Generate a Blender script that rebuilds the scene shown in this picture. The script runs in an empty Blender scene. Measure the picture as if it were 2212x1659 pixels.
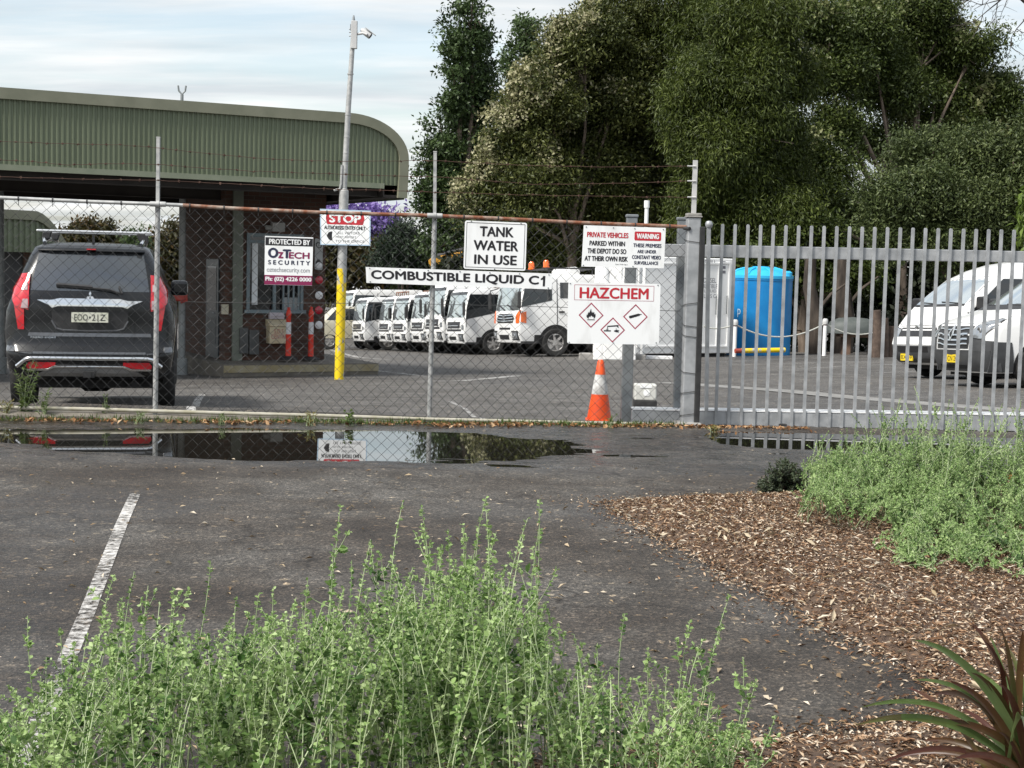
import bpy, math, random
import numpy as np
from math import radians, sin, cos, pi, sqrt, atan2
from mathutils import Vector, Matrix

SC = bpy.context.scene
COL = SC.collection
# ------------------------------------------------------------------ camera
PITCH, ROLL, FPX = math.atan(256.5/3195), 0.024, 3195.0     # measured on a 2212 x 1659 copy of the photograph
CAMZ = 1.5
RM = Matrix.Rotation(pi/2-PITCH, 3, 'X') @ Matrix.Rotation(ROLL, 3, 'Z')
cam = bpy.data.cameras.new('camera'); camo = bpy.data.objects.new('camera', cam); COL.objects.link(camo)
camo.location = (0, 0, CAMZ); camo.rotation_euler = RM.to_euler()
cam.sensor_width = 36; cam.lens = FPX/2212*36; cam.clip_start = .05; cam.clip_end = 4000
SC.camera = camo
# ------------------------------------------------------------------ sky and sun
SUN = Vector((-.50, -.40, .77)).normalized()
SC.view_settings.view_transform = 'Standard'; SC.view_settings.look = 'None'
SC.view_settings.exposure = 0.4; SC.view_settings.gamma = 1
wd = bpy.data.worlds.new('World'); SC.world = wd; wd.use_nodes = True
nt = wd.node_tree; nt.nodes.clear()
def nn(t, typ, **kw):
    n = t.nodes.new(typ)
    for k, v in kw.items():
        if k in n.inputs.keys() if not hasattr(n, k) else False: n.inputs[k].default_value = v
        else: setattr(n, k, v)
    return n
def lk(t, a, b): t.links.new(a, b)
out = nn(nt, 'ShaderNodeOutputWorld'); bg = nn(nt, 'ShaderNodeBackground'); bg.inputs['Strength'].default_value = .1
sky = nn(nt, 'ShaderNodeTexSky', sky_type='NISHITA', sun_disc=False, sun_elevation=math.asin(SUN.z), sun_rotation=atan2(SUN.x, SUN.y))
sky.air_density = 1.2; sky.dust_density = 2.0; sky.ozone_density = 1
tc = nn(nt, 'ShaderNodeTexCoord'); sep = nn(nt, 'ShaderNodeSeparateXYZ'); lk(nt, tc.outputs['Generated'], sep.inputs[0])
def mth(t, op, a, b=None, clamp=False):
    n = t.nodes.new('ShaderNodeMath'); n.operation = op; n.use_clamp = clamp
    for i, q in enumerate((a, b)):
        if q is None: continue
        if isinstance(q, (int, float)): n.inputs[i].default_value = q
        else: t.links.new(q, n.inputs[i])
    return n.outputs[0]
zz = mth(nt, 'ADD', mth(nt, 'MAXIMUM', sep.outputs[2], 0.0), .12)
cx = mth(nt, 'DIVIDE', sep.outputs[0], zz); cy = mth(nt, 'DIVIDE', sep.outputs[1], zz)
cmb = nn(nt, 'ShaderNodeCombineXYZ'); lk(nt, mth(nt, 'MULTIPLY', cx, .75), cmb.inputs[0]); lk(nt, mth(nt, 'MULTIPLY', cy, 1.9), cmb.inputs[1])
n1 = nn(nt, 'ShaderNodeTexNoise'); n1.inputs['Scale'].default_value = 1.15; n1.inputs['Detail'].default_value = 9; n1.inputs['Roughness'].default_value = .56; n1.inputs['Distortion'].default_value = .5
lk(nt, cmb.outputs[0], n1.inputs['Vector'])
rp = nn(nt, 'ShaderNodeValToRGB'); rp.color_ramp.elements[0].position = .36; rp.color_ramp.elements[1].position = .60
rp.color_ramp.elements[0].color = (.34, .34, .34, 1); rp.color_ramp.elements[1].color = (1, 1, 1, 1)
lk(nt, n1.outputs['Fac'], rp.inputs[0])
n2 = nn(nt, 'ShaderNodeTexNoise'); n2.inputs['Scale'].default_value = 1.9; n2.inputs['Detail'].default_value = 6
cmb2 = nn(nt, 'ShaderNodeCombineXYZ'); lk(nt, mth(nt, 'MULTIPLY', cx, .6), cmb2.inputs[0]); lk(nt, mth(nt, 'MULTIPLY', cy, 2.0), cmb2.inputs[1]); cmb2.inputs[2].default_value = 3.3
lk(nt, cmb2.outputs[0], n2.inputs['Vector'])
r2 = nn(nt, 'ShaderNodeValToRGB'); r2.color_ramp.elements[0].position = .35; r2.color_ramp.elements[1].position = .66
r2.color_ramp.elements[0].color = (5.5, 5.95, 6.25, 1); r2.color_ramp.elements[1].color = (8.3, 8.35, 8.3, 1)
lk(nt, n2.outputs['Fac'], r2.inputs[0])
skm = nn(nt, 'ShaderNodeMix', data_type='RGBA', blend_type='MULTIPLY'); skm.inputs[0].default_value = 1
lk(nt, sky.outputs[0], skm.inputs[6]); skm.inputs[7].default_value = (1.5, 1.5, 1.5, 1)
mx = nn(nt, 'ShaderNodeMix', data_type='RGBA')
lk(nt, rp.outputs[0], mx.inputs[0]); lk(nt, skm.outputs[2], mx.inputs[6]); lk(nt, r2.outputs[0], mx.inputs[7])
lk(nt, mx.outputs[2], bg.inputs['Color']); lk(nt, bg.outputs[0], out.inputs[0])
sl = bpy.data.lights.new('sun', 'SUN'); sl.energy = 4.0; sl.angle = radians(12); sl.color = (1, .965, .9)
slo = bpy.data.objects.new('sun', sl); COL.objects.link(slo); slo.rotation_euler = SUN.to_track_quat('Z', 'Y').to_euler()

# ------------------------------------------------------------------ measuring helpers
CAM = Vector((0, 0, CAMZ))
def ray(x, y): return RM @ Vector(((x-1106)/FPX, (829.5-y)/FPX, -1))
def W(x, y, Y):
    v = ray(x, y); return CAM + v*(Y/v.y)
RN = np.array(RM)
def project(X, Y, Z):
    d = np.stack([X, Y, Z-CAMZ], -1) @ RN
    return 1106 + FPX*d[..., 0]/-d[..., 2], 829.5 - FPX*d[..., 1]/-d[..., 2]
def sm(t):
    t = np.clip(t, 0, 1); return t*t*(3-2*t)
def vnoise(x, y, seed=0):
    xi = np.floor(x).astype(np.int64); yi = np.floor(y).astype(np.int64); fx = sm(x-xi); fy = sm(y-yi)
    def h(a, b):
        n = (a*374761393 + b*668265263 + seed*1442695041) & 0x7fffffff
        n = ((n ^ (n >> 13))*1274126177) & 0x7fffffff
        return ((n ^ (n >> 16)) & 0xffff)/65535.0
    return (h(xi, yi)*(1-fx)+h(xi+1, yi)*fx)*(1-fy) + (h(xi, yi+1)*(1-fx)+h(xi+1, yi+1)*fx)*fy
def fbm(x, y, seed=0, o=4):
    s = 0; a = .5
    for i in range(o): s = s + a*(vnoise(x*2**i, y*2**i, seed+i)-.5); a *= .5
    return s
FX = [-300, 0, 60, 300, 700, 1000, 1100, 1250, 1420]; FY = [931, 931, 930, 929, 930, 934, 944, 952, 966]
NX = [-300, 0, 60, 250, 400, 700, 1000, 1200, 1420]; NY = [948, 951, 958, 979, 988, 992, 990, 985, 972]
def ground(x, y):
    x = np.asarray(x, float); y = np.asarray(y, float)
    z = -.042*np.clip(y-15.2, 0, 70) + .025*np.clip(x, -22, 22)*sm((y-15)/8)*np.where(y > 15, 1, 0)
    z = z - .10*sm((y-14.1)/1.6)
    near = sm((11.4-y)/4)
    z = z + .035*near + .06*sm((13.9-y)/-1.2+.6)*sm((-x)/3.5)*sm((16-y)/2)
    und = sm((y-9.5)/1.5)*sm((15-y)/1.0)
    z = z + und*(.006 + .026*fbm(x*1.1, y*2.2, 3)+.024*fbm(x*3.3, y*9, 9))
    xp, yp = project(x, np.maximum(y, .5), np.zeros_like(x))
    m = sm((yp-np.interp(xp, FX, FY))/17+.5)*sm((np.interp(xp, NX, NY)-yp)/17+.5)*sm((1460-xp)/520)
    m2 = sm((yp-930)/6+.3)*sm((np.interp(xp, [1500, 1560, 1700, 1900, 2400], [930, 962, 970, 972, 968])-yp)/6+.3)*sm((xp-1500)/60)
    ok = (y > 9) & (y < 15)
    z = z - np.where(ok, np.maximum(.027*m, .026*m2), 0)
    return z
def gz(x, y): return float(ground(x, y))
def G(x, y, dz=0.0):
    v = ray(x, y); t = 2.0
    lo, hi = 1.0, 300.0
    for _ in range(60):
        t = (lo+hi)/2; p = CAM+v*t
        if p.z > gz(p.x, p.y)+dz: lo = t
        else: hi = t
    return CAM+v*t
def Wz(x, y, z):
    v = ray(x, y); return CAM+v*((z-CAMZ)/v.z)
class Plane:                       # an upright plane: origin, direction along it, unit normal facing the viewer
    def __init__(s, p, q):
        s.p = Vector((p[0], p[1], 0)); s.d = Vector((q[0]-p[0], q[1]-p[1], 0)).normalized(); s.n = Vector((s.d.y, -s.d.x, 0)); s.ang = atan2(s.d.y, s.d.x)
    def uz(s, x, y, off=0.0):
        v = ray(x, y); t = ((s.p+s.n*off)-CAM).dot(s.n)/v.dot(s.n); h = CAM+v*t; return (h-s.p).dot(s.d), h.z
    def at(s, u, z, off=0.0): return Vector((s.p.x, s.p.y, 0)) + s.d*u + s.n*off + Vector((0, 0, z))

# ------------------------------------------------------------------ materials
MATS = {}
def mat(name, c1, c2=None, scale=4, rough=.6, metal=0.0, bump=0.0, bscale=60, spec=.5, coat=0.0, lo=.35, hi=.65, stretch=None, detail=6):
    if name in MATS: return MATS[name]
    m = bpy.data.materials.new(name); m.use_nodes = True; t = m.node_tree; b = t.nodes['Principled BSDF']
    c1 = tuple(c1)+(1,)
    b.inputs['Base Color'].default_value = c1; b.inputs['Roughness'].default_value = rough; b.inputs['Metallic'].default_value = metal
    b.inputs['Specular IOR Level'].default_value = spec; b.inputs['Coat Weight'].default_value = coat; b.inputs['Coat Roughness'].default_value = .06
    co = nn(t, 'ShaderNodeTexCoord').outputs['Object']
    if stretch:
        mp = nn(t, 'ShaderNodeMapping'); mp.inputs['Scale'].default_value = stretch; lk(t, co, mp.inputs[0]); co = mp.outputs[0]
    if c2 is not None:
        n = nn(t, 'ShaderNodeTexNoise'); n.inputs['Scale'].default_value = scale; n.inputs['Detail'].default_value = detail; lk(t, co, n.inputs['Vector'])
        r = nn(t, 'ShaderNodeValToRGB'); r.color_ramp.elements[0].position = lo; r.color_ramp.elements[1].position = hi
        r.color_ramp.elements[0].color = c1; r.color_ramp.elements[1].color = tuple(c2)+(1,)
        lk(t, n.outputs['Fac'], r.inputs[0]); lk(t, r.outputs[0], b.inputs['Base Color'])
        rr = nn(t, 'ShaderNodeMapRange'); rr.inputs['To Min'].default_value = max(rough-.1, .02); rr.inputs['To Max'].default_value = min(rough+.12, 1)
        lk(t, n.outputs['Fac'], rr.inputs[0]); lk(t, rr.outputs[0], b.inputs['Roughness'])
    if bump:
        n = nn(t, 'ShaderNodeTexNoise'); n.inputs['Scale'].default_value = bscale; n.inputs['Detail'].default_value = 4; lk(t, co, n.inputs['Vector'])
        bp = nn(t, 'ShaderNodeBump'); bp.inputs['Strength'].default_value = bump; bp.inputs['Distance'].default_value = .02
        lk(t, n.outputs['Fac'], bp.inputs['Height']); lk(t, bp.outputs[0], b.inputs['Normal'])
    MATS[name] = m; return m
def leafmat(name, cols, rough=.5, trans=.3):
    m = bpy.data.materials.new(name); m.use_nodes = True; t = m.node_tree; b = t.nodes['Principled BSDF']; o = t.nodes['Material Output']
    at = nn(t, 'ShaderNodeAttribute', attribute_name='v'); r = nn(t, 'ShaderNodeValToRGB')
    e = r.color_ramp.elements
    while len(e) < len(cols): e.new(.5)
    for i, c in enumerate(cols): e[i].position = i/(len(cols)-1); e[i].color = tuple(c)+(1,)
    lk(t, at.outputs['Fac'], r.inputs[0]); lk(t, r.outputs[0], b.inputs['Base Color']); b.inputs['Roughness'].default_value = rough; b.inputs['Specular IOR Level'].default_value = .35
    tr = nn(t, 'ShaderNodeBsdfTranslucent'); lk(t, r.outputs[0], tr.inputs[0]); ms = nn(t, 'ShaderNodeMixShader'); ms.inputs[0].default_value = trans
    lk(t, b.outputs[0], ms.inputs[1]); lk(t, tr.outputs[0], ms.inputs[2]); lk(t, ms.outputs[0], o.inputs[0])
    return m
def brickmat(name, a, b2, mortar, scale=1.0):
    m = bpy.data.materials.new(name); m.use_nodes = True; t = m.node_tree; b = t.nodes['Principled BSDF']
    co = nn(t, 'ShaderNodeTexCoord'); s = nn(t, 'ShaderNodeSeparateXYZ'); lk(t, co.outputs['Object'], s.inputs[0])
    c = nn(t, 'ShaderNodeCombineXYZ'); lk(t, mth(t, 'ADD', s.outputs[0], s.outputs[1]), c.inputs[0]); lk(t, s.outputs[2], c.inputs[1])
    k = nn(t, 'ShaderNodeTexBrick'); lk(t, c.outputs[0], k.inputs['Vector']); k.inputs['Scale'].default_value = scale
    k.inputs['Brick Width'].default_value = .24; k.inputs['Row Height'].default_value = .086; k.inputs['Mortar Size'].default_value = .008
    k.inputs['Color1'].default_value = a+(1,); k.inputs['Color2'].default_value = b2+(1,); k.inputs['Mortar'].default_value = mortar+(1,)
    lk(t, k.outputs['Color'], b.inputs['Base Color']); b.inputs['Roughness'].default_value = .85
    bp = nn(t, 'ShaderNodeBump'); bp.inputs['Strength'].default_value = .5; bp.inputs['Distance'].default_value = .01; bp.invert = True
    lk(t, k.outputs['Fac'], bp.inputs['Height']); lk(t, bp.outputs[0], b.inputs['Normal']); return m

# ------------------------------------------------------------------ mesh builders
class MB:
    def __init__(s): s.v = []; s.f = []; s.mi = []
    def add(s, V, F, m=0):
        o = len(s.v); s.v += [tuple(p) for p in V]; s.f += [tuple(i+o for i in f) for f in F]; s.mi += [m]*len(F); return s
    def bx(s, x0, x1, y0, y1, z0, z1, m=0, M=None):
        V = [Vector((x, y, z)) for z in (z0, z1) for y in (y0, y1) for x in (x0, x1)]
        if M is not None: V = [M @ p for p in V]
        return s.add(V, [(0, 2, 3, 1), (4, 5, 7, 6), (0, 1, 5, 4), (2, 6, 7, 3), (0, 4, 6, 2), (1, 3, 7, 5)], m)
    def cyl(s, p, q, r, r2=None, n=12, m=0, cap=True): return s.tube([p, q], [r, r if r2 is None else r2], n, m, cap)
    def tube(s, P, r, n=6, m=0, cap=True):
        P = [Vector(p) for p in P]; k = len(P)
        if isinstance(r, (int, float)): r = [r]*k
        V = []; F = []; a = None
        for i in range(k):
            d = (P[min(i+1, k-1)]-P[max(i-1, 0)]).normalized()
            if a is None: a = d.orthogonal().normalized()
            else:
                a = (a-d*a.dot(d))
                a = a.normalized() if a.length > 1e-6 else d.orthogonal().normalized()
            b = d.cross(a)
            for j in range(n):
                w = 2*pi*j/n; V.append(P[i]+(a*cos(w)+b*sin(w))*r[i])
        for i in range(k-1):
            for j in range(n): F.append((i*n+j, i*n+(j+1) % n, (i+1)*n+(j+1) % n, (i+1)*n+j))
        if cap: F.append(tuple(range(n))[::-1]); F.append(tuple((k-1)*n+j for j in range(n)))
        return s.add(V, F, m)
    def lathe(s, prof, n=24, c=(0, 0, 0), axis='Z', m=0, cap=True):
        V = []; F = []; c = Vector(c); k = len(prof)
        for r, h in prof:
            for j in range(n):
                w = 2*pi*j/n; x, y = r*cos(w), r*sin(w)
                V.append(c+(Vector((x, y, h)) if axis == 'Z' else Vector((h, x, y)) if axis == 'X' else Vector((y, h, x))))
        for i in range(k-1):
            for j in range(n): F.append((i*n+j, i*n+(j+1) % n, (i+1)*n+(j+1) % n, (i+1)*n+j))
        if cap: F.append(tuple(range(n))[::-1]); F.append(tuple((k-1)*n+j for j in range(n)))
        return s.add(V, F, m)
    def prism(s, poly, f, t0, t1, m=0):           # polygon (a, b) swept from t0 to t1 through f(a, b, t)
        n = len(poly); V = [f(a, b, t0) for a, b in poly]+[f(a, b, t1) for a, b in poly]
        F = [tuple(range(n)), tuple(range(2*n-1, n-1, -1))]+[(i, n+i, n+(i+1) % n, (i+1) % n) for i in range(n)]
        return s.add(V, F, m)
    def patch(s, A, B, f, e=.006, back=-.012, nx=6, m=0, sub=3):   # a panel between two outlines, laid on a surface f(a, b, offset)
        def res(P): 
            R = []
            for i in range(len(P)-1):
                for k in range(sub): t = k/sub; R.append((P[i][0]*(1-t)+P[i+1][0]*t, P[i][1]*(1-t)+P[i+1][1]*t))
            return R+[P[-1]]
        A = res(A); B = res(B); k = len(A); V = []; F = []; w = nx+1
        g = [[(A[i][0]*(1-j/nx)+B[i][0]*j/nx, A[i][1]*(1-j/nx)+B[i][1]*j/nx) for j in range(w)] for i in range(k)]
        for row in g:
            for a, b in row: V.append(f(a, b, e))
        for i in range(k-1):
            for j in range(nx): F.append((i*w+j, i*w+j+1, (i+1)*w+j+1, (i+1)*w+j))
        ring = [(0, j) for j in range(w)]+[(i, nx) for i in range(1, k)]+[(k-1, j) for j in range(nx-1, -1, -1)]+[(i, 0) for i in range(k-2, 0, -1)]
        o = len(V)
        for i, j in ring: V.append(f(*g[i][j], back))
        n = len(ring)
        for q in range(n):
            a = ring[q]; b = ring[(q+1) % n]; F.append((a[0]*w+a[1], o+q, o+(q+1) % n, b[0]*w+b[1]))
        return s.add(V, F, m)
    def build(s, name, mats, parent=None, smooth=None, bevel=0, seg=2):
        me = bpy.data.meshes.new(name); me.from_pydata(s.v, [], s.f); me.update()
        for q in (mats if isinstance(mats, (list, tuple)) else [mats]): me.materials.append(q)
        if any(s.mi): me.polygons.foreach_set('material_index', s.mi)
        import bmesh
        bm = bmesh.new(); bm.from_mesh(me); bmesh.ops.recalc_face_normals(bm, faces=bm.faces); bm.to_mesh(me); bm.free()
        if smooth is not None:
            me.polygons.foreach_set('use_smooth', [True]*len(me.polygons)); me.set_sharp_from_angle(angle=radians(smooth))
        o = bpy.data.objects.new(name, me); COL.objects.link(o)
        if parent is not None: o.parent = parent
        if bevel:
            b = o.modifiers.new('bevel', 'BEVEL'); b.width = bevel; b.segments = seg; b.limit_method = 'ANGLE'; b.angle_limit = radians(40)
            b.harden_normals = False
        return o
def raw_mesh(name, V, F, mats, parent=None, v=None, mi=None, smooth=False):      # big numpy meshes: V (n,3), F (m,3|4)
    V = np.asarray(V, np.float32); F = np.asarray(F, np.int32); k = F.shape[1]; me = bpy.data.meshes.new(name)
    me.vertices.add(len(V)); me.vertices.foreach_set('co', V.ravel()); me.loops.add(F.size); me.loops.foreach_set('vertex_index', F.ravel())
    me.polygons.add(len(F)); me.polygons.foreach_set('loop_start', np.arange(0, F.size, k, dtype=np.int32)); me.polygons.foreach_set('loop_total', np.full(len(F), k, np.int32))
    for q in (mats if isinstance(mats, (list, tuple)) else [mats]): me.materials.append(q)
    if mi is not None: me.polygons.foreach_set('material_index', np.asarray(mi, np.int32))
    if v is not None:
        a = me.attributes.new('v', 'FLOAT', 'FACE' if len(v) == len(F) else 'POINT'); a.data.foreach_set('value', np.asarray(v, np.float32))
    if smooth: me.polygons.foreach_set('use_smooth', np.ones(len(F), bool))
    me.update(calc_edges=True); me.validate()
    o = bpy.data.objects.new(name, me); COL.objects.link(o)
    if parent is not None: o.parent = parent
    return o
def tag(o, label=None, cat=None, group=None, kind=None):
    for k, v in (('label', label), ('category', cat), ('group', group), ('kind', kind)):
        if v: o[k] = v
    return o
def thing(name, label, cat, loc=(0, 0, 0), rz=0.0, group=None, tilt=False):
    o = bpy.data.objects.new(name, None); COL.objects.link(o); o.location = loc; o.rotation_euler = (0, 0, rz); o.empty_display_size = .2
    if tilt: place(o, loc[0], loc[1], rz)
    return tag(o, label, cat, group)
def place(o, x, y, rz):                            # stands on the sloping ground
    h = .8; n = Vector((gz(x-h, y)-gz(x+h, y), gz(x, y-h)-gz(x, y+h), 2*h)).normalized()
    q = Vector((0, 0, 1)).rotation_difference(n).to_matrix() @ Matrix.Rotation(rz, 3, 'Z')
    o.location = (x, y, gz(x, y)); o.rotation_euler = q.to_euler()
def copy_tree(o, parent=None):
    c = o.copy(); COL.objects.link(c)
    if parent is not None: c.parent = parent
    for ch in list(o.children): copy_tree(ch, c)
    return c
_T = {}
def text_geo(txt, off=0):                        # a line of lettering as flat faces in the unit square
    off = 0
    if (txt, off) in _T: return _T[(txt, off)]
    cu = bpy.data.curves.new('t', 'FONT'); cu.body = txt; cu.size = 1; cu.offset = off; cu.resolution_u = 4
    ob = bpy.data.objects.new('t', cu); COL.objects.link(ob)
    dg = bpy.context.evaluated_depsgraph_get(); me = bpy.data.meshes.new_from_object(ob.evaluated_get(dg))
    V = np.array([v.co[:2] for v in me.vertices]); F = [tuple(p.vertices) for p in me.polygons]
    bpy.data.objects.remove(ob); bpy.data.curves.remove(cu); bpy.data.meshes.remove(me)
    V = (V-V.min(0))/np.maximum(V.max(0)-V.min(0), 1e-6); _T[(txt, off)] = (V, F); return V, F
# ================================================================== the ground
def ground_mat():
    m = bpy.data.materials.new('asphalt'); m.use_nodes = True; t = m.node_tree; b = t.nodes['Principled BSDF']
    P = nn(t, 'ShaderNodeNewGeometry').outputs['Position']
    def noise(sc, det=4, rough=.5, st=None):
        n = nn(t, 'ShaderNodeTexNoise'); n.inputs['Scale'].default_value = sc; n.inputs['Detail'].default_value = det; n.inputs['Roughness'].default_value = rough
        if st: mp = nn(t, 'ShaderNodeMapping'); mp.inputs['Scale'].default_value = st; lk(t, P, mp.inputs[0]); lk(t, mp.outputs[0], n.inputs['Vector'])
        else: lk(t, P, n.inputs['Vector'])
        return n.outputs['Fac']
    def ramp(f, stops):
        r = nn(t, 'ShaderNodeValToRGB'); e = r.color_ramp.elements
        while len(e) < len(stops): e.new(.5)
        for i, (p, c) in enumerate(stops): e[i].position = p; e[i].color = tuple(c)+(1,)
        lk(t, f, r.inputs[0]); return r.outputs[0]
    def mul(a, c, f=1.0, bt='MULTIPLY'):
        n = nn(t, 'ShaderNodeMix', data_type='RGBA', blend_type=bt)
        n.inputs[0].default_value = f if isinstance(f, (int, float)) else 0
        if not isinstance(f, (int, float)): lk(t, f, n.inputs[0])
        lk(t, a, n.inputs[6]); lk(t, c, n.inputs[7]); return n.outputs[2]
    big = ramp(noise(.55, 5, .6, (1, 1.3, 1)), [(.34, (.034, .026, .020)), (.47, (.062, .053, .045)), (.57, (.084, .078, .072)), (.70, (.104, .098, .092))])
    patch = ramp(noise(2.3, 6, .65), [(.32, (.58, .55, .52)), (.68, (1.3, 1.3, 1.3))])
    at = nn(t, 'ShaderNodeAttribute', attribute_name='yard')
    big = mul(big, ramp(noise(.35, 5, .6, (1, 2.5, 1)), [(.3, (.088, .084, .082)), (.7, (.135, .131, .129))]), at.outputs['Fac'], 'MIX')
    sp = nn(t, 'ShaderNodeTexVoronoi'); sp.inputs['Scale'].default_value = 95; lk(t, P, sp.inputs['Vector'])
    speck = ramp(sp.outputs['Color'], [(.0, (.35, .33, .3)), (.5, (.8, .8, .78)), (.78, (1.35, 1.32, 1.25)), (1, (3.2, 3.0, 2.7))])
    col = mul(mul(big, patch), speck)
    fine = ramp(noise(40, 5, .7), [(.3, (.6, .6, .6)), (.7, (1.4, 1.4, 1.4))]); col = mul(col, fine)
    s2 = nn(t, 'ShaderNodeTexVoronoi'); s2.inputs['Scale'].default_value = 34; lk(t, P, s2.inputs['Vector']); col = mul(col, ramp(s2.outputs['Color'], [(.0, (.75, .75, .75)), (.86, (1, 1, 1)), (.93, (2.6, 2.4, 2.0)), (1, (4.5, 4.1, 3.4))]))
    cw = nn(t, 'ShaderNodeTexVoronoi'); cw.feature = 'DISTANCE_TO_EDGE'; cw.inputs['Scale'].default_value = .42; wv = nn(t, 'ShaderNodeVectorMath'); wv.operation = 'ADD'; nz3 = nn(t, 'ShaderNodeTexNoise'); nz3.inputs['Scale'].default_value = 2.2; nz3.inputs['Detail'].default_value = 8; lk(t, P, nz3.inputs['Vector']); lk(t, P, wv.inputs[0]); lk(t, nz3.outputs['Color'], wv.inputs[1]); lk(t, wv.outputs[0], cw.inputs['Vector'])
    col = mul(col, ramp(cw.outputs['Distance'], [(.0, (.45, .42, .4)), (.0045, (.6, .58, .56)), (.008, (1, 1, 1))]))
    wet = nn(t, 'ShaderNodeAttribute', attribute_name='wet')
    wn = mth(t, 'MULTIPLY', wet.outputs['Fac'], mth(t, 'MULTIPLY', mth(t, 'ADD', noise(3.5, 6, .7, (1, 2, 1)), -.28), 3.2, True), True)
    dk = nn(t, 'ShaderNodeRGB'); dk.outputs[0].default_value = (.5, .47, .44, 1); col = mul(col, dk.outputs[0], wn)
    lk(t, col, b.inputs['Base Color'])
    ro = nn(t, 'ShaderNodeMapRange'); ro.inputs['To Min'].default_value = .82; ro.inputs['To Max'].default_value = .09; lk(t, wn, ro.inputs[0]); lk(t, ro.outputs[0], b.inputs['Roughness'])
    bp = nn(t, 'ShaderNodeBump'); bp.inputs['Distance'].default_value = .006; lk(t, mth(t, 'SUBTRACT', .9, mth(t, 'MULTIPLY', wn, .55)), bp.inputs['Strength']); lk(t, sp.outputs['Distance'], bp.inputs['Height'])
    b2 = nn(t, 'ShaderNodeBump'); b2.inputs['Distance'].default_value = .02; b2.inputs['Strength'].default_value = .35; lk(t, noise(22, 5, .7), b2.inputs['Height']); lk(t, bp.outputs[0], b2.inputs['Normal'])
    lk(t, b2.outputs[0], b.inputs['Normal']); return m
def grid_sheet(name, xs, ys, zf, m, attrs=None):
    X, Y = np.meshgrid(xs, ys); Z = zf(X, Y); V = np.stack([X, Y, Z], -1).reshape(-1, 3)
    nx, ny = len(xs), len(ys); i = np.arange(nx*ny).reshape(ny, nx)
    F = np.stack([i[:-1, :-1], i[:-1, 1:], i[1:, 1:], i[1:, :-1]], -1).reshape(-1, 4)
    o = raw_mesh(name, V, F, m, smooth=True)
    for k, a in (attrs or {}).items():
        q = o.data.attributes.new(k, 'FLOAT', 'POINT'); q.data.foreach_set('value', a(X, Y, Z).astype(np.float32).ravel())
    return o
xs = np.concatenate([[-600, -250, -120, -70, -45, -30, -20, -13], np.arange(-9, -6.4, .3), np.arange(-6.3, 7.2, .03), np.arange(7.4, 12, .4), [14, 18, 25, 35, 60, 120, 250, 600]])
ys = np.concatenate([[-60, -20, -8], np.arange(-4, 9.5, .25), np.arange(9.5, 10.9, .06), np.arange(10.9, 14.2, .028), np.arange(14.25, 20, .25), np.arange(20, 92, 3.), [110, 150, 250, 500, 900]])
def wetness(X, Y, Z):
    w = sm((.030-Z)/.020)*sm((Y-10.3)/.7)*sm((13.9-Y)/.4)
    xp, yp = project(X, np.maximum(Y, .5), Z)
    far = sm((Y-15)/2)*sm((vnoise(X*.5, Y*.22, 5)-.52)*5)*.45                      # damp patches in the yard
    patch = sm((vnoise(X*.8+3, Y*.8, 8)-.45)*4)*.55*sm((10.6-Y)/1.5)              # drying rain on the near asphalt
    return np.clip(np.maximum(np.maximum(w, far), patch*sm((Y-3)/2)), 0, 1)
gm = grid_sheet('ground', xs, ys, ground, ground_mat(), {'wet': wetness, 'yard': lambda X, Y, Z: sm((Y-14)/1.2)})
tag(gm, kind='structure')
wm = mat('still_water', (.012, .011, .009), rough=.015, spec=1.0)
b_ = wm.node_tree.nodes['Principled BSDF']; nz = nn(wm.node_tree, 'ShaderNodeTexNoise'); nz.inputs['Scale'].default_value = 7; bp_ = nn(wm.node_tree, 'ShaderNodeBump')
bp_.inputs['Strength'].default_value = .006; lk(wm.node_tree, nz.outputs['Fac'], bp_.inputs['Height']); lk(wm.node_tree, bp_.outputs[0], b_.inputs['Normal'])
def water(name, x0, x1, y0, y1):
    mb = MB(); mb.add([(x0, y0, 0), (x1, y0, 0), (x1, y1, 0), (x0, y1, 0)], [(0, 1, 2, 3)]); return tag(mb.build(name, wm), kind='structure')
water('puddle_water', -7.5, 1.62, 10.95, 13.12); water('puddle_water', 1.64, 6.9, 11.2, 13.75)
# painted lines and one painted glare streak: strips that follow the ground
def worn_paint(name, c, lo, hi):
    m = bpy.data.materials.new(name); m.use_nodes = True; t = m.node_tree; b = t.nodes['Principled BSDF']; o = t.nodes['Material Output']
    b.inputs['Base Color'].default_value = c+(1,); b.inputs['Roughness'].default_value = .7
    P = nn(t, 'ShaderNodeNewGeometry').outputs['Position']; n = nn(t, 'ShaderNodeTexNoise'); n.inputs['Scale'].default_value = 26; n.inputs['Detail'].default_value = 9; n.inputs['Roughness'].default_value = .72; lk(t, P, n.inputs['Vector'])
    n3 = nn(t, 'ShaderNodeTexNoise'); n3.inputs['Scale'].default_value = 1.6; lk(t, P, n3.inputs['Vector'])
    f = nn(t, 'ShaderNodeMapRange'); f.inputs['From Min'].default_value = lo; f.inputs['From Max'].default_value = hi
    lk(t, mth(t, 'ADD', n.outputs['Fac'], mth(t, 'MULTIPLY', mth(t, 'SUBTRACT', n3.outputs['Fac'], .5), .45)), f.inputs[0])
    tr = nn(t, 'ShaderNodeBsdfTransparent'); mx = nn(t, 'ShaderNodeMixShader'); lk(t, f.outputs[0], mx.inputs[0]); lk(t, tr.outputs[0], mx.inputs[1]); lk(t, b.outputs[0], mx.inputs[2]); lk(t, mx.outputs[0], o.inputs[0]); return m
paint = worn_paint('worn_white_paint_and_glare', (.62, .6, .57), .42, .66); paint2 = worn_paint('faint_white_paint', (.55, .54, .52), .40, .66)
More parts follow.
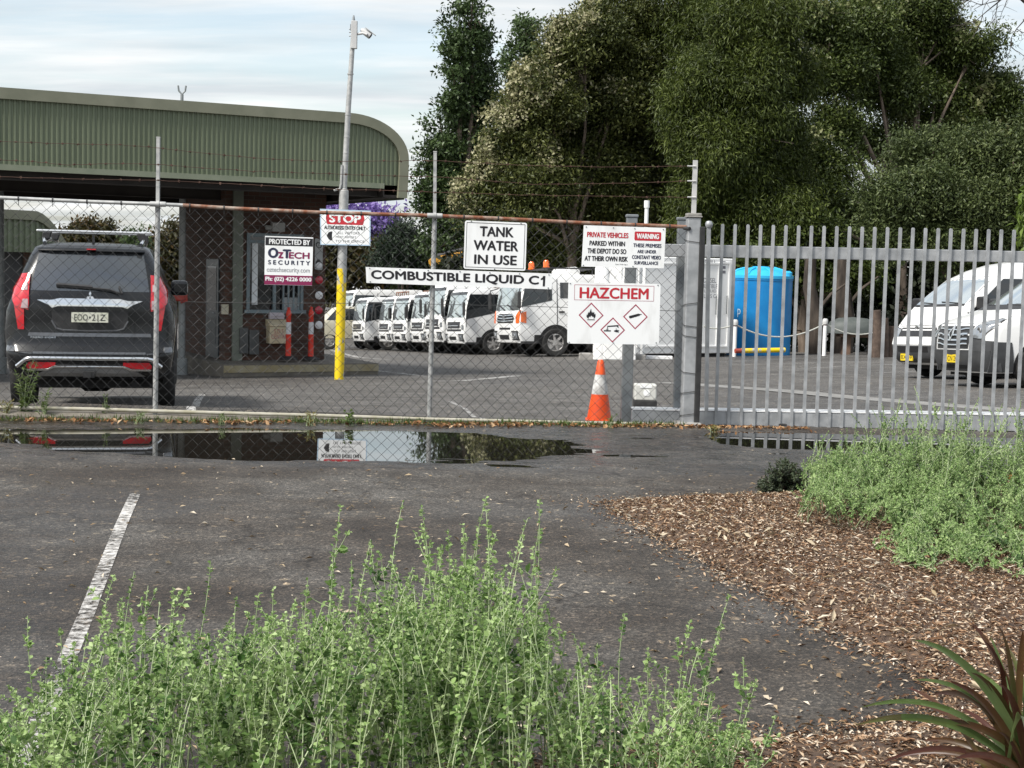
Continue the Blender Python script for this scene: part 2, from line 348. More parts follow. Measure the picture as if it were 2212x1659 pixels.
def strip(name, pts, w, m, dz=.005, step=.12):
    P = [G(x, y) for x, y in pts]; mb = MB(); V = []; F = []
    Q = []
    for a, b in zip(P[:-1], P[1:]):
        k = max(1, int((b-a).length/step)); Q += [a+(b-a)*(i/k) for i in range(k)]
    Q.append(P[-1])
    for i, p in enumerate(Q):
        d = (Q[min(i+1, len(Q)-1)]-Q[max(i-1, 0)]); d.z = 0; d.normalize(); n = Vector((-d.y, d.x, 0))
        for s in (-.5, -.17, .17, .5): q = p+n*w*s; V.append((q.x, q.y, gz(q.x, q.y)+dz))
    for i in range(len(Q)-1):
        for j in range(3): F.append((i*4+j, i*4+j+1, i*4+5+j, i*4+4+j))
    mb.add(V, F); return tag(mb.build(name, m), kind='structure')
strip('parking_line', [(292, 1068), (262, 1135), (225, 1230), (190, 1320), (150, 1415), (100, 1530), (40, 1670)], .066, paint)
strip('parking_line', [(443, 845), (428, 864), (412, 890)], .09, paint)
strip('parking_line', [(972, 868), (1005, 884), (1045, 906)], .05, paint2)
strip('yard_line_and_glare', [(700, 750), (743, 765), (780, 773), (836, 777)], .22, paint)
strip('yard_line_and_glare', [(735, 798), (800, 800), (860, 806), (925, 814)], .13, paint)  # no marking: glare on the wet yard, painted as a pale strip
for a in ([(1535, 783), (1700, 776), (1850, 770)], [(1540, 790), (1760, 784), (2010, 775)], [(1690, 799), (1850, 790), (2060, 783)], [(1890, 806), (2040, 800), (2190, 794)]):
    strip('bay_line', a, .08, paint2)
conc = mat('old_concrete', (.20, .19, .175), (.31, .30, .28), 3, .9, bump=.3, bscale=40)
strip('concrete_drain', [(1440, 826), (1530, 833), (1700, 845), (1830, 858), (2000, 872), (2300, 896)], .5, mat('drain_concrete', (.17, .165, .155), (.23, .225, .215), 3, .9, bump=.2), .004)
strip('concrete_drain', [(1120, 812), (1000, 823), (900, 824)], .22, paint2, .006)

# ================================================================== metals and paints
galv = mat('galvanised_steel', (.30, .31, .32), (.43, .44, .45), 9, .52, .45, bump=.04, bscale=30)
galv2 = mat('weathered_galvanised_steel', (.33, .335, .33), (.47, .47, .46), 14, .6, .3, bump=.06)
dgalv = mat('grey_steel', (.17, .185, .195), (.25, .265, .275), 5, .5, .35, bump=.05)
rust = mat('rusty_pipe', (.20, .072, .035), (.36, .30, .25), 11, .8, .1, bump=.25, bscale=70, lo=.42, hi=.72)
rustw = mat('rusty_barbed_wire', (.055, .025, .017), (.10, .055, .04), 15, .85, .1)
wirem = mat('dull_fence_wire', (.035, .035, .036), (.07, .07, .07), 6, .6, .4)
white = mat('white_sign_face', (.70, .70, .69), (.86, .87, .87), 2.2, .35, stretch=(3, 1, 1), lo=.30, hi=.48, detail=9)
blk = mat('black_paint', (.012, .011, .014), rough=.45); red = mat('sign_red', (.50, .022, .035), rough=.45); dred = mat('dark_red_print', (.33, .02, .06), rough=.45)
navy = mat('navy_print', (.02, .025, .06), rough=.5); burg = mat('burgundy_print', (.22, .014, .075), rough=.5); grey = mat('grey_print', (.16, .16, .18), rough=.5)
rubber = mat('black_rubber', (.014, .014, .015), (.03, .03, .03), 12, .75, bump=.1)
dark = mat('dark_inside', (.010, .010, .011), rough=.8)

# ================================================================== chain link fence
FP = Plane(W(0, 880, 13.26), W(1490, 915, 14.13))
f = lambda x, y, o=0: FP.at(*FP.uz(x, y, o), o)
fb = FP.at(FP.uz(700, 898)[0], 0); fb.z = gz(fb.x, fb.y)
fence = thing('chain_link_fence', 'chain link fence with rusty top rail and barbed wire in front of the depot', 'fence', fb)
def fbuild(mb, name, m, **k):
    mb.v = [tuple(Vector(p)-fb) for p in mb.v]; return mb.build(name, m, fence, **k)
top = [(-160, 424), (0, 427), (200, 436), (342, 441), (395, 443.5), (500, 450), (690, 459), (940, 466), (1100, 473), (1250, 481), (1482, 490)]
mb = MB(); mb.tube([f(*p) for p in top[:5]], .017, 10); fbuild(mb, 'top_rail', galv2, smooth=50)
mb = MB(); mb.tube([f(*p) for p in top[4:]], .0175, 10); tag(fbuild(mb, 'top_rail', rust, smooth=50), 'rusty brown stretch of top rail')
bot = [(-160, 876), (0, 880), (200, 884), (400, 890), (700, 898), (940, 906), (1250, 913), (1472, 918)]
mb = MB(); mb.tube([f(*p) for p in bot], .017, 10); fbuild(mb, 'bottom_rail', mat('mossy_pipe', (.30, .28, .20), (.42, .40, .34), 9, .8), smooth=50)
for x0, y0, x1, y1, yt in ((342, 297, 335, 893, 441), (940, 328, 927, 908, 466)):
    a = f(x0, y0, -.03); m_ = f(x0-1, yt, -.03); b = f(x1, y1, -.03); b.z = min(b.z, gz(b.x, b.y))-.05
    mb = MB(); mb.tube([b, m_], .023, 12); mb.tube([m_, a], .021, 4); mb.tube([a-Vector((0, 0, .004)), a+Vector((0, 0, .006))], .024, 4)
    c = f(x0-1, yt); mb.tube([c-FP.d*.07, c+FP.d*.07], .024, 10); mb.tube([c-FP.d*.012, c+FP.d*.012], .031, 10)
    o = fbuild(mb, 'fence_post', galv2, smooth=40)
mb = MB()                                                           # angle extension on the gate post carries the barbed wire too
W1 = [[(-160, 301), (0, 305), (90, 309), (180, 311), (260, 313), (342, 319), (420, 329), (549, 341), (658, 347), (780, 349), (878, 347), (940, 347), (1120, 357), (1300, 361), (1494, 359)],
      [(-160, 340), (0, 346), (70, 349), (149, 357), (240, 353), (342, 355), (400, 360), (549, 370), (658, 373), (800, 379), (940, 382), (1150, 398), (1300, 397), (1494, 391)],
      [(-160, 378), (0, 382), (180, 387), (342, 389.5), (520, 398), (700, 408), (940, 415), (1100, 420), (1300, 424), (1494, 426)]]
rnd = random.Random(4)
for wp in W1:
    mb = MB(); P = [f(x, y, .012) for x, y in wp]; Q = []
    for a, b in zip(P[:-1], P[1:]):
        for k in range(8): Q.append(a.lerp(b, k/8)+Vector((0, 0, rnd.gauss(0, .002))))
    Q.append(P[-1]); mb.tube(Q, .0026, 5)
    L = 0
    for a, b in zip(Q[:-1], Q[1:]):
        L += (b-a).length
        if L > .115:
            L = 0
            for k in range(3): d = Vector((rnd.uniform(-.5, .5), rnd.uniform(-1, 1), rnd.uniform(-1, 1))).normalized()*.016; mb.tube([b-d, b+d], .0022, 4)
            mb.tube([b-FP.d*.010, b+FP.d*.010], .0062, 5)
    fbuild(mb, 'barbed_wire', rustw)
mb = MB(); mb.tube([f(x, y, .004) for x, y in ((400, 652), (560, 655), (820, 655), (940, 657), (1150, 662), (1225, 664), (1470, 672))], .0028, 5); fbuild(mb, 'tension_wire', wirem)
uL = FP.uz(-160, 660)[0]; uR = FP.uz(1481, 690)[0]; pu, pz = .052, .104           # woven wire: zigzag strands running down the panel
V = []; F = []; n = 0
nw = int((uR-uL)/pu)
TX = np.array([FP.uz(*p)[0] for p in top]); TZ = np.array([FP.uz(*p)[1] for p in top]); BX = np.array([FP.uz(*p)[0] for p in bot]); BZ = np.array([FP.uz(*p)[1] for p in bot])
mb = MB()
for i in range(nw):
    u0 = uL+i*pu+.5*pu; zt = np.interp(u0, TX, TZ)-.035; zb = np.interp(u0, BX, BZ)-.02; z = zt+.02; k = i % 2; pts = [FP.at(u0, zt+.024, 0)]
    z = zt; j = 0; um = u0
    while z > zb:
        sag = .010*sin(u0*2.1+z*3)+.006*sin(u0*7+z*5)
        s = (1 if j % 2 else -1)*(1 if k else -1)
        pts.append(FP.at(u0+s*pu*.5+sag, z, .0022*s)); z -= pz*.5; j += 1
    mb.tube(pts, .0027, 4, cap=False)
o = fbuild(mb, 'wire_mesh', wirem)
mb = MB()                                                           # tie clips along the top rail
for x in range(40, 1480, 74):
    y = np.interp(x, [p[0] for p in top], [p[1] for p in top]); c = f(x, y); mb.tube([c-FP.d*.006, c+FP.d*.006], .0215, 10); mb.tube([c-Vector((0, 0, .02)), c-Vector((0, 0, .06))], .003, 5)
fbuild(mb, 'tie_clip', wirem)
# concrete edging under the fence
mb = MB(); n = 40
prev = None
for i in range(n+1):
    u = uL-.2+(uR+.35-uL)*i/n; z = np.interp(u, BX, BZ)
    ring = []
    for o_, dz in ((.10, -.16), (.105, -.062+.01*sin(i*1.7)), (.03, -.034), (-.14, -.03), (-.15, -.16)): ring.append(FP.at(u, z+dz, o_))
    k = len(mb.v); mb.v += [tuple(p) for p in ring]
    if prev is not None:
        for j in range(4): mb.f.append((prev+j, prev+j+1, k+j+1, k+j)); mb.mi.append(0)
    prev = k
tag(mb.build('kerb', mat('stained_kerb', (.085, .072, .055), (.20, .18, .15), 5, .95, bump=.5, bscale=30)), kind='structure')

# ================================================================== gate post, gate and its guide posts
def postbox(mb, a, b, w, d, pl, m=0):              # square section between two points
    a = Vector(a); b = Vector(b); V = []
    for p in (a, b):
        for s, t in ((-1, -1), (1, -1), (1, 1), (-1, 1)): V.append(p+pl.d*(s*w/2)+pl.n*(t*d/2))
    return mb.add(V, [(0, 1, 2, 3), (7, 6, 5, 4), (0, 4, 5, 1), (1, 5, 6, 2), (2, 6, 7, 3), (3, 7, 4, 0)], m)
GP = Plane(W(1500, 900, 14.12), W(2212, 920, 14.35))
g_ = lambda x, y, o=0: GP.at(*GP.uz(x, y, o), o)
pb = g_(1484, 922); pt = g_(1498, 470); pbase = Vector((pb.x, pb.y, gz(pb.x, pb.y)))
def local(mb, base): mb.v = [tuple(Vector(p)-base) for p in mb.v]; return mb
gp = thing('gate_post', 'thick galvanised square gate post with black rubber strip at the end of the fence', 'gate post', pbase)
mb = MB(); postbox(mb, pbase-Vector((0, 0, .1)), pt, .125, .125, GP); local(mb, pbase).build('post', galv, gp, bevel=.012)
mb = MB(); postbox(mb, pt, pt+Vector((0, 0, .012)), .15, .15, GP); postbox(mb, pt+Vector((0, 0, .012)), pt+Vector((0, 0, .04)), .135, .135, GP); local(mb, pbase).build('cap', conc, gp, bevel=.012)
e0 = pt+Vector((0, 0, .03)); e1 = g_(1495, 346); e1 = Vector((e0.x, e0.y, e1.z)); e0.y -= .0
mb = MB(); postbox(mb, e0, e1, .042, .03, GP)
for yy in (359, 391, 426): q = g_(1494, yy, .02); mb.tube([q-GP.d*.04, q+GP.d*.04], .007, 6)
local(mb, pbase).build('wire_extension', mat('pale_grey_paint', (.42, .42, .41), (.54, .53, .52), 12, .6), gp)
mb = MB(); postbox(mb, g_(1503, 916, .03), g_(1516.5, 490, .03), .052, .10, GP); local(mb, pbase).build('rubber_strip', rubber, gp, bevel=.008)
mb = MB(); postbox(mb, pbase-Vector((0, 0, .1)), pbase+Vector((0, 0, .045)), .24, .24, GP); local(mb, pbase).build('footing', conc, gp, bevel=.015)
mb = MB()
for y in (520, 655, 700, 722, 800, 845, 893):
    c = pbase.lerp(pt, (918-y)/(918-470)); r_ = [c+GP.d*(s*.069)+GP.n*(t*.069)+Vector((0, 0, .02*(s+t)*(.5 if y % 2 else -.4))) for s, t in ((-1, -1), (1, -1), (1, 1), (-1, 1), (-1, -1))]; mb.tube(r_, .0035, 5)
mb.tube([g_(1478, 493, .0), g_(1490, 494, .08)], .017, 8); local(mb, pbase).build('tie_wire', wirem, gp)

GB = Plane(W(1364, 900, 14.42), W(2212, 920, 14.50))
h_ = lambda x, y, o=0: GB.at(*GB.uz(x, y, o), o)
gb = h_(1540, 900); gb.z = gz(gb.x, gb.y)
gate = thing('sliding_gate', 'grey steel sliding gate of upright pickets, right of the thick gate post', 'gate', gb)
def rail(x0, ya, yb, x1, yc, yd, th, name):
    mb = MB(); u0, za = GB.uz(x0, ya); _, zb = GB.uz(x0, yb); u1, zc = GB.uz(x1, yc); _, zd = GB.uz(x1, yd); k = (zc-za)/(u1-u0)
    P = lambda u, z, t: GB.at(u, z, t)
    mb.prism([(u0, za), (u1, zc), (u1, zd), (u0, zb)], P, -.03, th-.03); local(mb, gb).build(name, galv, gate, bevel=.006)
mb = MB(); u0, u1 = GB.uz(1366, 886)[0], GB.uz(2420, 901)[0]; z0_, z1_ = GB.uz(1366, 885)[1], GB.uz(2420, 900)[1]; mb.prism([(u0, z0_), (u1, z1_), (u1, z1_+.012), (u0, z0_+.012)], lambda u, z, t: GB.at(u, z, t), -.20, .045); local(mb, gb).build('rail_top_highlight', mat('highlight_white', (.70, .71, .72), (.78, .78, .78), 6, .35), gate)  # pale strip added along the bottom rail to paint its sky highlight
rail(1416, 526.5, 554, 2420, 547, 571, .06, 'top_rail'); rail(1364, 886, 913, 2420, 901, 936, .07, 'bottom_rail')
mb = MB(); mb.prism([(GB.uz(1530, 925)[0], GB.uz(1530, 925)[1]), (GB.uz(2420, 940)[0], GB.uz(2420, 940)[1]), (GB.uz(2420, 948)[0], GB.uz(2420, 948)[1]), (GB.uz(1530, 932)[0], GB.uz(1530, 932)[1])], lambda u, z, t: GB.at(u, z, t), -.06, .06); local(mb, gb).build('guide_rail', dgalv, gate)
mb = MB(); postbox(mb, h_(1525, 926, .02), h_(1531, 490, .02), .034, .05, GB); q = h_(1531.5, 485, .03); mb.lathe([(0, -.036), (.026, -.03), (.036, -.01), (.036, .012), (.024, .032), (0, .036)], 14, q); local(mb, gb).build('end_stile', galv, gate, smooth=40)
zs = GB.uz(1559.5, 484)[1]; us = GB.uz(1559.5, 484)[0]; du = (GB.uz(2117+0, 500)[0]-us)/20.42
for i in range(30):
    u = us+du*i; zt = zs+.0006*i; tw = rnd.uniform(-.004, .004)
    zb_ = GB.uz(1540, 928)[1]-.002*i*0
    P = lambda a, b, t, u=u, tw=tw: GB.at(u+a+tw*(b-1)*.3, b, t)
    mb = MB(); w = .0145
    mb.prism([(-w, zb_-.01), (w, zb_-.01), (w, zt-.012), (w*.45, zt), (-w*.45, zt), (-w, zt-.012)], P, .031, .056); local(mb, gb).build('picket', galv, gate)
mb = MB(); c = h_(1690, 925, .05); postbox(mb, c-Vector((0, 0, .04)), c+Vector((0, 0, .045)), .075, .06, GB); local(mb, gb).build('roller_bracket', rubber, gate, bevel=.006)
for k, (x0, yt, x1, yb, w, lab) in enumerate(((1365, 470, 1352, 909, .105, 'grey square gate guide post behind the hazard board'), (1473, 476, 1463, 912, .085, 'grey square gate guide post close behind the thick gate post'))):
    o2 = -.18 if k else -.22
    a = h_(x1, yb, o2); a.z = gz(a.x, a.y)-.03; b = h_(x0, yt, o2); ba = Vector((a.x, a.y, gz(a.x, a.y)))
    t = thing('guide_post', lab, 'post', ba, group='gate guide posts')
    mb = MB(); postbox(mb, a, b, w, w, GB); local(mb, ba).build('post', dgalv, t, bevel=.008)
    mb = MB(); postbox(mb, b, b+Vector((0, 0, .03)), w+.016, w+.016, GB); local(mb, ba).build('cap', dgalv, t, bevel=.008)
# gate motor
c = h_(1392, 885, .02-.35); c = G(1394, 884); 
t = thing('gate_motor', 'small pale grey gate motor box with black base behind the fence', 'gate motor', c)
s_ = 3195/c.y; w2, hh = 48/s_, 54/s_
mb = MB(); mb.bx(-w2/2, w2/2, 0, .22, hh*.34, hh); mb.build('housing', mat('cream_plastic', (.52, .52, .48), (.58, .58, .55), 4, .5), t, bevel=.02, seg=3)
mb = MB(); mb.bx(-w2/2-.004, w2/2+.004, -.01, .23, 0, hh*.34); mb.build('base', rubber, t, bevel=.008)
mb = MB(); mb.lathe([(.042, 0), (.042, -.006), (.0, -.006)], 20, (0.01, 0, hh*.66), 'Y'); mb.bx(-.07, .07, -.006, 0, hh*.86, hh*.95); mb.build('badge', white, t)

# ================================================================== signs on the fence
def board(name, label, pl, off, TL, TR, BR, BL, group=None, m=white, th=.004, rounded=.02, cat='sign'):
    C = [pl.uz(*p, off) for p in (TL, TR, BR, BL)]
    cu = sum(c[0] for c in C)/4; cz = sum(c[1] for c in C)/4; base = pl.at(cu, cz, off)
    wid = (Vector(C[1])-Vector(C[0])).length; hei = (Vector(C[3])-Vector(C[0])).length
    def mp(a, b, e):                               # a: 0..1 across, b: 0..1 down, e: distance in front
        u = (C[0][0]*(1-a)+C[1][0]*a)*(1-b)+(C[3][0]*(1-a)+C[2][0]*a)*b; z = (C[0][1]*(1-a)+C[1][1]*a)*(1-b)+(C[3][1]*(1-a)+C[2][1]*a)*b
        return Vector((u-cu, -e, z-cz))
    t = thing(name, label, cat, base, pl.ang, group)
    r = rounded; pl_ = []
    for ox, oy, a0 in ((1-r/wid, r/hei, -90), (1-r/wid, 1-r/hei, 0), (r/wid, 1-r/hei, 90), (r/wid, r/hei, 180)):
        for k in range(5): w = radians(a0+22.5*k); pl_.append((ox+cos(w)*r/wid, oy+sin(w)*r/hei))
    mb = MB(); mb.prism(pl_, mp, 0, th); mb.build('panel', m, t)
    t_mp = mp; return t, mp, th, wid, hei
def letters(sg, rows, m, name='lettering', e=.0012):
    t, mp, th, wid, hei = sg; mb = MB()
    for r in rows:
        txt, u0, u1, v0, v1 = r[:5]; off = r[5] if len(r) > 5 else .012
        V, F = text_geo(txt); q = 1.6*off*(v1-v0); bu, bv = q*hei/wid*1.5, q
        for k, (dx, dy) in enumerate(((0, 0), (bu, 0), (-bu, 0), (0, bv), (0, -bv)) if off > .013 else ((0, 0),)):       # stroke weight
            mb.add([mp(u0+bu+(u1-u0-2*bu)*x+dx, v1-bv+(v0-v1+2*bv)*y+dy, th+e+.0002*k) for x, y in V], F)
    return flat(mb, name, m, t)
def flat(mb, name, m, t):
    me = bpy.data.meshes.new(name); me.from_pydata(mb.v, [], mb.f); me.materials.append(m); me.update()
    o = bpy.data.objects.new(name, me); COL.objects.link(o); o.parent = t; return o
def shapes(sg, polys, m, name, e=.001):
    t, mp, th, wid, hei = sg; mb = MB()
    for P in polys: mb.add([mp(a, b, th+e) for a, b in P], [tuple(range(len(P)))])
    return flat(mb, name, m, t)
def frame(a0, a1, b0, b1, ta, tb): return [[(a0, b0), (a1, b0), (a1, b0+tb), (a0, b0+tb)], [(a0, b1-tb), (a1, b1-tb), (a1, b1), (a0, b1)], [(a0, b0+tb), (a0+ta, b0+tb), (a0+ta, b1-tb), (a0, b1-tb)], [(a1-ta, b0+tb), (a1, b0+tb), (a1, b1-tb), (a1-ta, b1-tb)]]
def bolts(sg, pts):
    t, mp, th, wid, hei = sg; mb = MB()
    for a, b in pts:
        c = mp(a, b, th); mb.lathe([(.006, 0), (.006, -.004), (0, -.005)], 8, c, 'Y')
    mb.build('bolt', dgalv, t)
so = .014
s = board('tank_water_sign', 'white sign reading TANK WATER IN USE with thin black border, below the top rail', FP, so, (1004.5, 476), (1138.5, 481.5), (1135, 585), (1001, 580.5), 'signs on the fence', rounded=.02)
shapes(s, frame(.028, .972, .035, .965, .008, .011), blk, 'border'); letters(s, [('TANK', .24, .79, .105, .315, .02), ('WATER', .148, .872, .395, .605, .02), ('IN USE', .165, .855, .69, .895, .02)], blk); bolts(s, [(.1, .012), (.9, .015), (.5, .985)])
s = board('combustible_liquid_sign', 'long white sign reading COMBUSTIBLE LIQUID C1 in large black capitals', FP, so+.006, (790, 576.6), (1193.6, 591), (1191.6, 625), (791.5, 611), 'signs on the fence', rounded=.004)
letters(s, [('COMBUSTIBLE LIQUID C', .026, .928, .17, .83, .022)], blk); shapes(s, [[(.9495, .17), (.9615, .17), (.9615, .83), (.9495, .83), (.9495, .40), (.937, .44), (.937, .33), (.945, .29)]], blk, 'lettering', .0012); bolts(s, [(.02, .08), (.18, .08), (.33, .08), (.5, .08), (.66, .08), (.82, .08), (.98, .08), (.02, .92), (.98, .92)])
s = board('depot_parking_sign', 'white sign board about private vehicles and video surveillance with red WARNING box', FP, so, (1261, 486.4), (1438, 492.4), (1434, 579.7), (1256, 575.7), 'signs on the fence', rounded=.004)
letters(s, [('PRIVATE VEHICLES', .045, .548, .155, .285, .02)], red, 'red_lettering')
letters(s, [('PARKED WITHIN', .08, .512, .365, .485, .02), ('THE DEPOT DO SO', .06, .532, .55, .675, .02), ('AT THEIR OWN RISK', .03, .556, .735, .86, .02), ('State Wide Signs', .405, .555, .91, .952)], blk)
letters(s, [('THESE PREMISES', .612, .957, .40, .495, .02), ('ARE UNDER', .665, .898, .555, .64, .02), ('CONSTANT VIDEO', .603, .957, .69, .785, .02), ('SURVEILLANCE', .632, .927, .835, .92, .02)], navy, 'navy_lettering')
shapes(s, [[(.63, .11), (.94, .11), (.948, .14), (.948, .30), (.94, .33), (.63, .33), (.622, .30), (.622, .14)]], red, 'warning_box'); letters(s, [('WARNING', .648, .922, .155, .285, .02)], white, 'warning_lettering', .002); bolts(s, [(.03, .04), (.36, .04), (.62, .04), (.97, .04), (.02, .97), (.62, .97)])
s = board('hazchem_sign', 'large white HAZCHEM board with three red diamond hazard symbols, behind the traffic cone', FP, so, (1227.7, 609.5), (1427, 613.4), (1423, 744.5), (1225, 742), 'signs on the fence', rounded=.02)
shapes(s, frame(.066, .93, .036, .288, .004, .006), dred, 'border'); letters(s, [('HAZCHEM', .122, .872, .075, .258, .018)], red)
ar = s[3]/s[4]
for cx_, cy_, kind in ((.252, .532, 0), (.49, .768, 1), (.734, .545, 2)):
    r = .135; q = lambda k: [(cx_, cy_-k*ar), (cx_+k, cy_), (cx_, cy_+k*ar), (cx_-k, cy_)]
    o_, i_ = q(r), q(r*.885); shapes(s, [[o_[k], o_[(k+1) % 4], i_[(k+1) % 4], i_[k]] for k in range(4)], dred, 'hazard_diamond')
    tr = lambda P: [(cx_+x*.01, cy_+y*.01*ar) for x, y in P]
    if kind == 0: S = [tr([(-4.2, 2.8), (-5, 1.2), (-4.7, -1), (-4.2, .2), (-3.4, -2), (-2.6, -3.8), (-2.1, -2.2), (-1.2, -4.6), (-.2, -7.2), (.3, -4.4), (1.2, -2.4), (1.8, -4.2), (2.4, -2.6), (3.4, -3.6), (3.4, -.8), (4.6, -1.8), (4.9, .8), (4.2, 2.8), (2.8, 3.8), (3, 2.4), (2, 1.2), (1.5, 1.9), (.2, .2), (-.9, 2), (-1.7, 1.3), (-2.6, 2.4), (-2.4, 3.8)]), tr([(-4, 4.4), (4, 4.4), (4, 5.2), (-4, 5.2)])]
    elif kind == 1: S = [tr([(-9.6, .3), (-2, .3), (-2, 1.6), (-9.6, 1.6)]), tr([(-5.9, -4.4), (6, -5.4), (6.6, -4.2), (5.5, -3.9), (-5.2, -3.2), (-5.6, -.4), (-6.2, -.4)]), tr([(5, -5), (7, -2), (6, -2.4), (4.4, -3.6)]), tr([(1.4, .6), (4, -.4), (7.2, .2), (6.6, .9), (4.2, .7), (7, 1.6), (6.6, 2.6), (3.6, 2.3), (1.8, 1.6)]), tr([(3.4, -2.2), (4.4, -1), (3.6, -.9)]), tr([(-7.4, -1.4), (-6, -.1), (-4.4, -1.6), (-5, -.1), (-7, .1)])]
    else: S = [tr([(-6.6, 1.4), (-7.2, .2), (-6.6, -.8), (3.2, -3.4), (4.2, -3.2), (5, -2.9), (6.6, -3.1), (6.8, -2.5), (5.2, -2.1), (4.6, -1.2), (-5.6, 1.9)])]
    shapes(s, S, blk, 'pictogram', .0014)
bolts(s, [(.02, .98), (.5, .98), (.97, .97), (.02, .02), (.97, .02)])
s = board('security_sign', 'small white, black and burgundy security company sign on the fence by the booth window', FP, so, (572.5, 509.4), (676.6, 513), (674, 617), (571, 614.8), 'signs on the fence', rounded=.003)
shapes(s, [[(0.01, .025), (.995, .025), (.995, .19), (.01, .19)]], blk, 'black_band'); shapes(s, [[(0, .8), (1, .8), (1, .995), (0, .995)]], burg, 'burgundy_band')
letters(s, [('PROTECTED BY', .085, .94, .055, .165, .02)], white, 'white_lettering', .002); letters(s, [('Ph: (02) 4226 0000', .02, .985, .832, .945, .018)], white, 'white_lettering', .002)
letters(s, [('O', .065, .285, .235, .45, .03), ('T', .37, .55, .262, .45, .03)], navy, 'navy_lettering'); letters(s, [('z', .275, .39, .32, .45, .03), ('ECH', .50, .935, .315, .45, .025)], burg, 'burgundy_lettering')
letters(s, [('S E C U R I T Y', .07, .95, .49, .582, .025)], navy, 'navy_lettering'); letters(s, [('oztechsecurity.com', .045, .95, .635, .765)], grey, 'grey_lettering')
# ================================================================== canopy building
green = mat('green_steel_cladding', (.125, .150, .095), (.155, .182, .118), 2.5, .5, 0, spec=.4, stretch=(1, 1, .25))
olive = mat('olive_steel_trim', (.175, .18, .125), (.215, .217, .155), 3, .5)
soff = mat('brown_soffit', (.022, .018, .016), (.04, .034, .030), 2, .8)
CP0 = W(0, 355, 25.4); ea = radians(27.6); CP = Plane(CP0, (CP0.x+cos(ea), CP0.y+sin(ea)))
zb = (CP.uz(0, 355)[1]+CP.uz(735, 398)[1])/2; zt = (CP.uz(0, 192)[1]+CP.uz(745, 241)[1])/2
uc = CP.uz(752, 244)[0]; ue = CP.uz(880, 345)[0]; zc = CP.uz(880, 345)[1]; zl = CP.uz(870, 428)[1]; DEP = 9.5
cb = CP.at(0, 0); cb.z = gz(cb.x, cb.y); oz = cb.z
can = thing('canopy_building', 'green ribbed steel canopy with a rounded roof end over the depot entrance', 'canopy', cb, CP.ang)
def prof(u):                                       # outer roof line
    if u <= uc: return zt
    t = min((u-uc)/(ue-uc), 1); return zc+(zt-zc)*sqrt(max(0, 1-t*t))
U0 = -5.0; TR = .19
mb = MB(); V = []; F = []; pit = .088; u = U0; k = 0                # ribbed front: real corrugation
ue2 = ue-TR
def prof2(u):
    if u <= uc: return zt-TR
    t = min((u-uc)/(ue2-uc), 1); return zc+(zt-TR-zc)*sqrt(max(0, 1-t*t))
cols = []
while u < ue2-.02:
    for du, dy in ((0, 0), (.028, 0), (.040, -.020), (.070, -.020), (.082, 0)): cols.append((min(u+du, ue2-.005), dy))
    u += pit
for u, dy in cols: V += [(u, dy, zb-oz), (u, dy, max(prof2(u), zb+.05)-oz)]
for i in range(len(cols)-1): F.append((2*i, 2*i+2, 2*i+3, 2*i+1))
mb.add(V, F); mb.build('ribbed_fascia', green, can)
path = [(U0, zt)]+[(uc, zt)]+[(uc+(ue-uc)*sin(radians(a)), zc+(zt-zc)*cos(radians(a))) for a in range(6, 91, 6)]+[(ue, zc-.3), (ue-.02, zl)]
path2 = [(U0, zt-TR), (uc, zt-TR)]+[(uc+(ue2-uc)*sin(radians(a)), zc+(zt-TR-zc)*cos(radians(a))) for a in range(6, 91, 6)]+[(ue2, zc-.3), (ue2-.02, zl)]
mb = MB(); n = len(path)
for i in range(n-1):
    a, b, c, d = path[i], path[i+1], path2[i+1], path2[i]; mb.prism([(p[0], p[1]-oz) for p in (a, b, c, d)], lambda x, z, t: Vector((x, t, z)), -.075, .0)
mb.build('edge_trim', olive, can)
mb = MB(); mb.bx(U0, ue2-.3, -.045, .0, zb-oz-.07, zb-oz+.03); mb.build('lower_trim', mat('pale_green_trim', (.19, .215, .15), (.23, .25, .18), 3, .5), can)
mb = MB()
for i in range(n-1):
    a, b = path[i], path[i+1]; mb.add([(a[0], .0, a[1]-oz), (b[0], 0, b[1]-oz), (b[0], DEP, b[1]-oz), (a[0], DEP, a[1]-oz)], [(0, 1, 2, 3)])
    a, b = (a[0]-.01, a[1]-.06), (b[0]-.03, b[1]-.03); mb.add([(a[0], .0, a[1]-oz), (b[0], 0, b[1]-oz), (b[0], DEP, b[1]-oz), (a[0], DEP, a[1]-oz)], [(3, 2, 1, 0)])
mb.add([(U0, DEP, zb-oz-.05)]+[(p[0], DEP, p[1]-oz-.01) for p in path], [tuple(range(n+1))]); mb.build('roof_sheet', green, can)
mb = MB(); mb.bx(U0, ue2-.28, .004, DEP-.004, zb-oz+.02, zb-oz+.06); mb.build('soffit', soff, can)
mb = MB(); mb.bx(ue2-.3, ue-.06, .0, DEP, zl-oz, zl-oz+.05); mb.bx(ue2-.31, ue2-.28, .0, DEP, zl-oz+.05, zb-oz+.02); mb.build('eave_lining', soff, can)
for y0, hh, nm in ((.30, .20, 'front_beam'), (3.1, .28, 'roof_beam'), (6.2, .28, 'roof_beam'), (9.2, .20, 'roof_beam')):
    mb = MB(); mb.bx(U0, ue2-.32, y0-.05, y0+.05, zb-oz-hh, zb-oz+.018); mb.bx(U0, ue2-.32, y0-.09, y0+.09, zb-oz-hh-.02, zb-oz-hh); mb.build(nm, soff, can)
